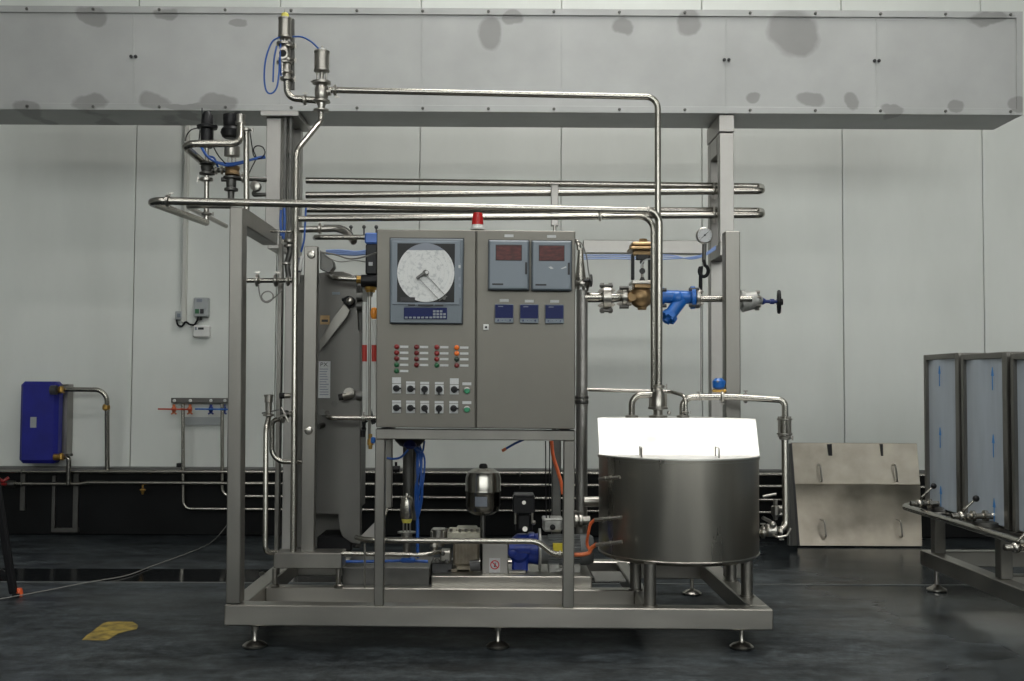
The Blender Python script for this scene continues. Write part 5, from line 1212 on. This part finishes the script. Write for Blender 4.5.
# thermostat group
t = thing('conduit', 'cream vertical cable conduit running down the wall from the duct', 'conduit', 'conduit_cream'); t.pbox(183, 96, 187.4, 322.4, 9.255, .045, .004); done(t)
t = thing('switch_box', 'small grey switch box left of the cream conduit', 'switch'); t.part('box', 'thermostat_grey').pbox(175, 311, 182, 319.6, 9.25, .05, .006); t.part('rocker', 'instrument_light').pbox(177, 313.4, 180.4, 317.4, 9.244, .008, .002); done(t)
t = thing('controller_box', 'grey wall controller with dark green display right of the conduit', 'controller'); t.part('box', 'thermostat_grey').pbox(193.4, 297.4, 207.8, 316.6, 9.23, .07, .008)
t.part('display', 'green_lens').pbox(195, 309, 199, 313.6, 9.225, .008); t.part('buttons', 'ink_black').pbox(200, 309, 203.6, 313.6, 9.225, .008); t.part('top_label', 'ink_grey').pbox(196.6, 299, 202, 302, 9.226, .006); t.part('gland', 'black_plastic').cyl(at(199.4, 316.4, 9.26), at(199.4, 320, 9.26), .02); done(t)
t = thing('thermostat', 'white thermostat with small dark screen under the grey controller', 'thermostat'); t.part('housing', 'white_plastic').pbox(192.6, 325.2, 209.6, 337.4, 9.25, .05, .012); t.part('screen', 'ink_black').pbox(198, 327.4, 203.6, 329.6, 9.245, .008); t.part('buttons', 'ink_grey').pbox(195, 327, 196.6, 330, 9.245, .008); done(t)
t = thing('control_cable', 'black cable linking the wall boxes and the conduit end', 'cable')
h_ = t.part('cable', 'black_rubber')
h_.hose(P((176.6, 319.6, 9.26), (178, 325, 9.26), (182, 326, 9.26), (185.6, 322, 9.26), (190, 324.4, 9.26), (195, 325, 9.27)), .009); h_.hose(P((198.4, 317, 9.26), (197, 321, 9.26), (194.6, 324.6, 9.27)), .009); done(t)

# ================================================================ leaning sheets
t = thing('leaning_hood', 'large folded stainless hood panel leaning against the curb', 'panel')
Yb, Yt = 8.62, 8.94
zf = at(850, 484.4, 8.86).z; zt2 = at(850, 443, Yt).z
lo = t.part('lower_sheet', 'sheet_steel'); lo.poly([V((at(798, 545, Yb).x, Yb, .01)), V((at(922.4, 544, Yb).x, Yb, .01)), V((at(920.4, 484.6, 8.86).x, 8.86, zf)), V((at(794, 485, 8.86).x, 8.86, zf))], Y_*.02, .003)
up = t.part('upper_sheet', 'sheet_steel'); up.poly([V((at(794, 485, 8.86).x, 8.86, zf)), V((at(920.4, 484.6, 8.86).x, 8.86, zf)), V((at(917, 443, 8.94).x, 8.94, zt2)), V((at(791.4, 443.6, 8.94).x, 8.94, zt2))], Y_*.02, .003)
for x, h_ in ((829.8, 14), (881.6, 14)):
    s = t.part('slot', 'ink_black'); s.ppoly([(x-2, 444.4), (x+2, 444), (x+2.6, 457.4), (x-1.2, 458)] if x < 850 else [(x-1, 444), (x+1.4, 444), (x+1.8, 458.4), (x-3, 458.6), (x-3, 456.4), (x-.6, 456.4)], 8.915, .05)
for x, y, Yh in ((819, 473, 8.87), (894, 473, 8.87), (823, 528.5, 8.64), (899, 528.5, 8.64)):
    h = t.part('handle', 'fitting_steel'); a, b = at(x, y-8, Yh), at(x+2, y+8, Yh); o_ = V((0, -.035, 0)); o2 = V((0, .05, 0)); h.tube([a+o2, a+o_, b+o_, b+o2], .0075, .02, 8)
done(t)
t = thing('edge_panel', 'narrow dark edged steel sheet leaning left of the big folded panel', 'panel')
t.part('sheet', 'plate_steel').ppoly([(787.6, 444), (790.4, 443.4), (798.4, 545.6), (790, 546)], 8.44, .02, .002); t.part('edge_strip', 'dark_edge').ppoly([(790.4, 443.4), (792, 443.4), (800, 545.6), (797, 545.6)], 8.435, .02, .001); done(t)

# ================================================================ tank rack at the right
t = thing('rack_frame', 'long low steel frame with feet, standing at the right and running towards the viewer', 'frame')
xr = at(920, 552, 6.95).x; zR = at(920, 549.4, 6.95).z
xo = xr+.0
t.part('side_beam', 'base_steel').box((xo, 4.6, zR-.10), (xo+.09, 6.95, zR), .005)
t.part('side_beam', 'base_steel').box((xo+.75, 4.6, zR-.10), (xo+.84, 6.95, zR), .005)
t.part('end_beam', 'base_steel').box((xo+.09, 6.86, zR-.10), (xo+.75, 6.95, zR), .005)
for yy in (6.0, 5.1): t.part('cross_beam', 'base_steel').box((xo+.09, yy, zR-.10), (xo+.75, yy+.08, zR), .005)
for yy in (6.9-.06, 5.95, 5.05): t.part('post', 'frame_steel').box((xo+.03, yy-.06, zR), (xo+.10, yy+.01, .47), .004)
t.part('upper_rail', 'frame_steel').box((xo+.03, 4.7, .47), (xo+.10, 6.9, .53), .004)
for px, Yf in ((933.5, 6.80), (1015.5, 5.52)):
    p = at(px, 580, Yf); f = t.part('levelling_foot', 'fitting_steel'); f.lathe(V((xo+.045, Yf, 0)), Z_, [(.05, 0), (.062, .006), (.062, .016), (.03, .032), (.014, .045), (.014, zR-.09)], 24)
done(t)
t = thing('guide_pipe', 'long grey rail pipe along the front of the tank rack', 'pipe')
p0, p1 = at(905, 507, 6.95), at(1024, 547.5, 5.35)
p1.x = p0.x+.02; t.part('tube', 'pipe_steel').tube([p0+V((.10, .06, .01)), p0+V((0, .02, 0)), V((p0.x, 4.7, p0.z))], .021, .05, 14)
s = t.part('stay', 'fitting_steel')
for yy in (6.6, 5.9, 5.2): s.cyl(V((p0.x, yy, p0.z)), V((xo+.04, yy, p0.z+.0)), .009)
done(t)
labs = ['farthest tall film covered tank casing, beside the leaning panel', 'middle tall film covered tank casing with a row of blue arrows', 'nearest tall casing, cut by the right edge of the picture']
XP = xo+.02; z0 = .535
for i, (Yf, Yn) in enumerate(((6.90, 6.37), (6.34, 5.765), (5.72, 5.12))):
    t = thing('tank_casing', labs[i], 'casing'); zt3 = 1.525-.012*i
    t.part('casing_body', 'frame_steel').box((XP+.02, Yn, z0), (XP+.62, Yf, zt3), .006)
    fm = t.part('side_frame', 'frame_steel'); fw = .035
    for (u0, u1, v0, v1) in ((Yn, Yn+fw*1.5, z0, zt3), (Yf-fw, Yf, z0, zt3), (Yn+fw*1.5, Yf-fw, zt3-fw, zt3)): fm.box((XP-.004, u0, v0), (XP+.02, u1, v1), .003)
    fp = t.part('film_panel', 'tank_film', 'blue white film covered panel')
    n_ = 16; ya, yb = Yn+fw*1.5, Yf-fw
    prof = [V((XP+.012-.012*math.sin(math.pi*k/n_)-.004*math.cos(3*math.pi*k/n_), ya+(yb-ya)*k/n_, z0+.01)) for k in range(n_+1)]
    fp.poly(prof+[V((XP+.02, yb, z0+.01)), V((XP+.02, ya, z0+.01))], Z_*(zt3-fw-z0-.01))
    ar = fp.part('arrow_mark', 'arrow_blue'); yy = ya+(yb-ya)*(.5 if i == 0 else .22)
    for z_ in ((1.38, .99, .62) if i == 0 else (1.36, .98, .62)):
        Xp = XP-.008
        ar.box((Xp, yy-.002, z_-.06), (Xp+.003, yy+.003, z_+.04)); ar.poly([V((Xp, yy-.014, z_+.02)), V((Xp, yy+.014, z_+.02)), V((Xp, yy, z_+.07))], X_*.003)
    done(t)
for i, (x, y, kx, ky, Yl, lab) in enumerate(((922, 497, 933.6, 486, 6.75, 'far lever valve with black ball knob on the tank rack'), (964, 509.5, 976, 498.6, 6.02, 'middle lever valve with black ball knob on the tank rack'), (1018, 541, 1034, 524, 5.42, 'near lever valve at the right edge of the tank rack'))):
    t = thing('lever_valve', lab, 'valve'); a, b = at(x, y, Yl-.08), at(kx, ky, Yl-.10)
    t.part('lever', 'pipe_steel').cyl(a, b, .007); t.part('ball_knob', 'black_plastic').sphere(b, .019)
    bd = t.part('valve_body', 'pipe_steel'); q = at(x-2, y+6.5, Yl-.06); r_ = .017
    bd.tube([q-X_*.06, q+X_*.18], r_, 0); bd.lathe(q+X_*.05, X_, [(.02, 0), (.032, .003), (.032, .02), (.02, .024)], 16); bd.lathe(q+X_*.12, X_, [(.02, 0), (.034, .003), (.034, .022), (.02, .026)], 16); bd.sphere(q, .028)
    bd.cyl(q, a, .009); bd.tube([q+X_*.16, q+V((.2, -.01, .01)), q+V((.2, -.01, .07))], .015, .03)
    done(t)
    if i < 2:
        c = thing('casing_drain', ('far' if i == 0 else 'middle')+' dark drain cup below the film covered casing', 'drain', 'dull_steel'); c.lathe(V((at(x+17, y, Yl).x, Yl-.06, .50)), Z_, [(.04, 0), (.075, .03), (.075, .055), (.03, .058)], 20); done(c)

# ================================================================ floor items
def fl_at(x, y):
    d = at(x, y, 1)-V((0, 0, CAM_H)); k = -CAM_H/d.z; return V((d.x*k, d.y*k, 0))
t = thing('floor_cable', 'thin pale cable lying on the floor left of the machine', 'cable')
h_ = t.part('cable', 'cable_grey')
h_.hose([fl_at(x, y)+Z_*.012 for x, y in ((-30, 606), (0, 601), (40, 593.6), (85, 584.6), (125, 577.6), (150, 568.5), (180, 557.6), (205, 547.5))]+[at(216, 538, 8.8), at(227, 525, 9.0), at(236, 512, 9.05)], .003); done(t)
t = thing('paint_mark', 'worn yellow paint mark on the dark floor', 'floor marking', 'yellow_paint')
pts = [(82, 640), (86, 636), (93, 631), (103, 623.5), (108, 622), (120, 621.6), (133, 622), (138, 625.5), (137, 629), (128, 631), (118, 633.6), (111, 638), (106, 640.6)]
t.poly([fl_at(x, y)+Z_*.0002 for x, y in pts], Z_*.0012); done(t)
t = thing('tripod_leg', 'black leg of a stand with an orange tip at the left edge of the picture', 'stand')
f0 = fl_at(13.5, 597); a = at(-6, 470, f0.y-.05)
t.part('leg', 'black_rubber')  .bar(f0+Z_*.02, a+V((0, 0, 0)), .045, .04, .008, up=Y_); 
t.part('brace', 'black_rubber').bar(at(8, 575, f0.y), at(-12, 566, f0.y), .03, .03, 0, up=Y_); t.part('foot_tip', 'orange_tip').lathe(fl_at(19, 596.5), Z_, [(.022, 0), (.024, .02), (.016, .05)], 10); t.part('foot_pad', 'black_rubber').bar(f0+Z_*.012, fl_at(20, 597)+Z_*.012, .04, .024); done(t)

# ================================================================ render settings
w = bpy.data.worlds.new('world'); bpy.context.scene.world = w; w.use_nodes = True
w.node_tree.nodes['Background'].inputs[0].default_value = (.5, .5, .5, 1); w.node_tree.nodes['Background'].inputs[1].default_value = .02
vs = bpy.context.scene.view_settings; vs.view_transform = 'Standard'; vs.look = 'None'; vs.gamma = 1; vs.use_curve_mapping = False; vs.exposure = EXPOSURE
bpy.context.scene.cycles.use_denoising = True
bpy.context.scene.cycles.max_bounces = 8
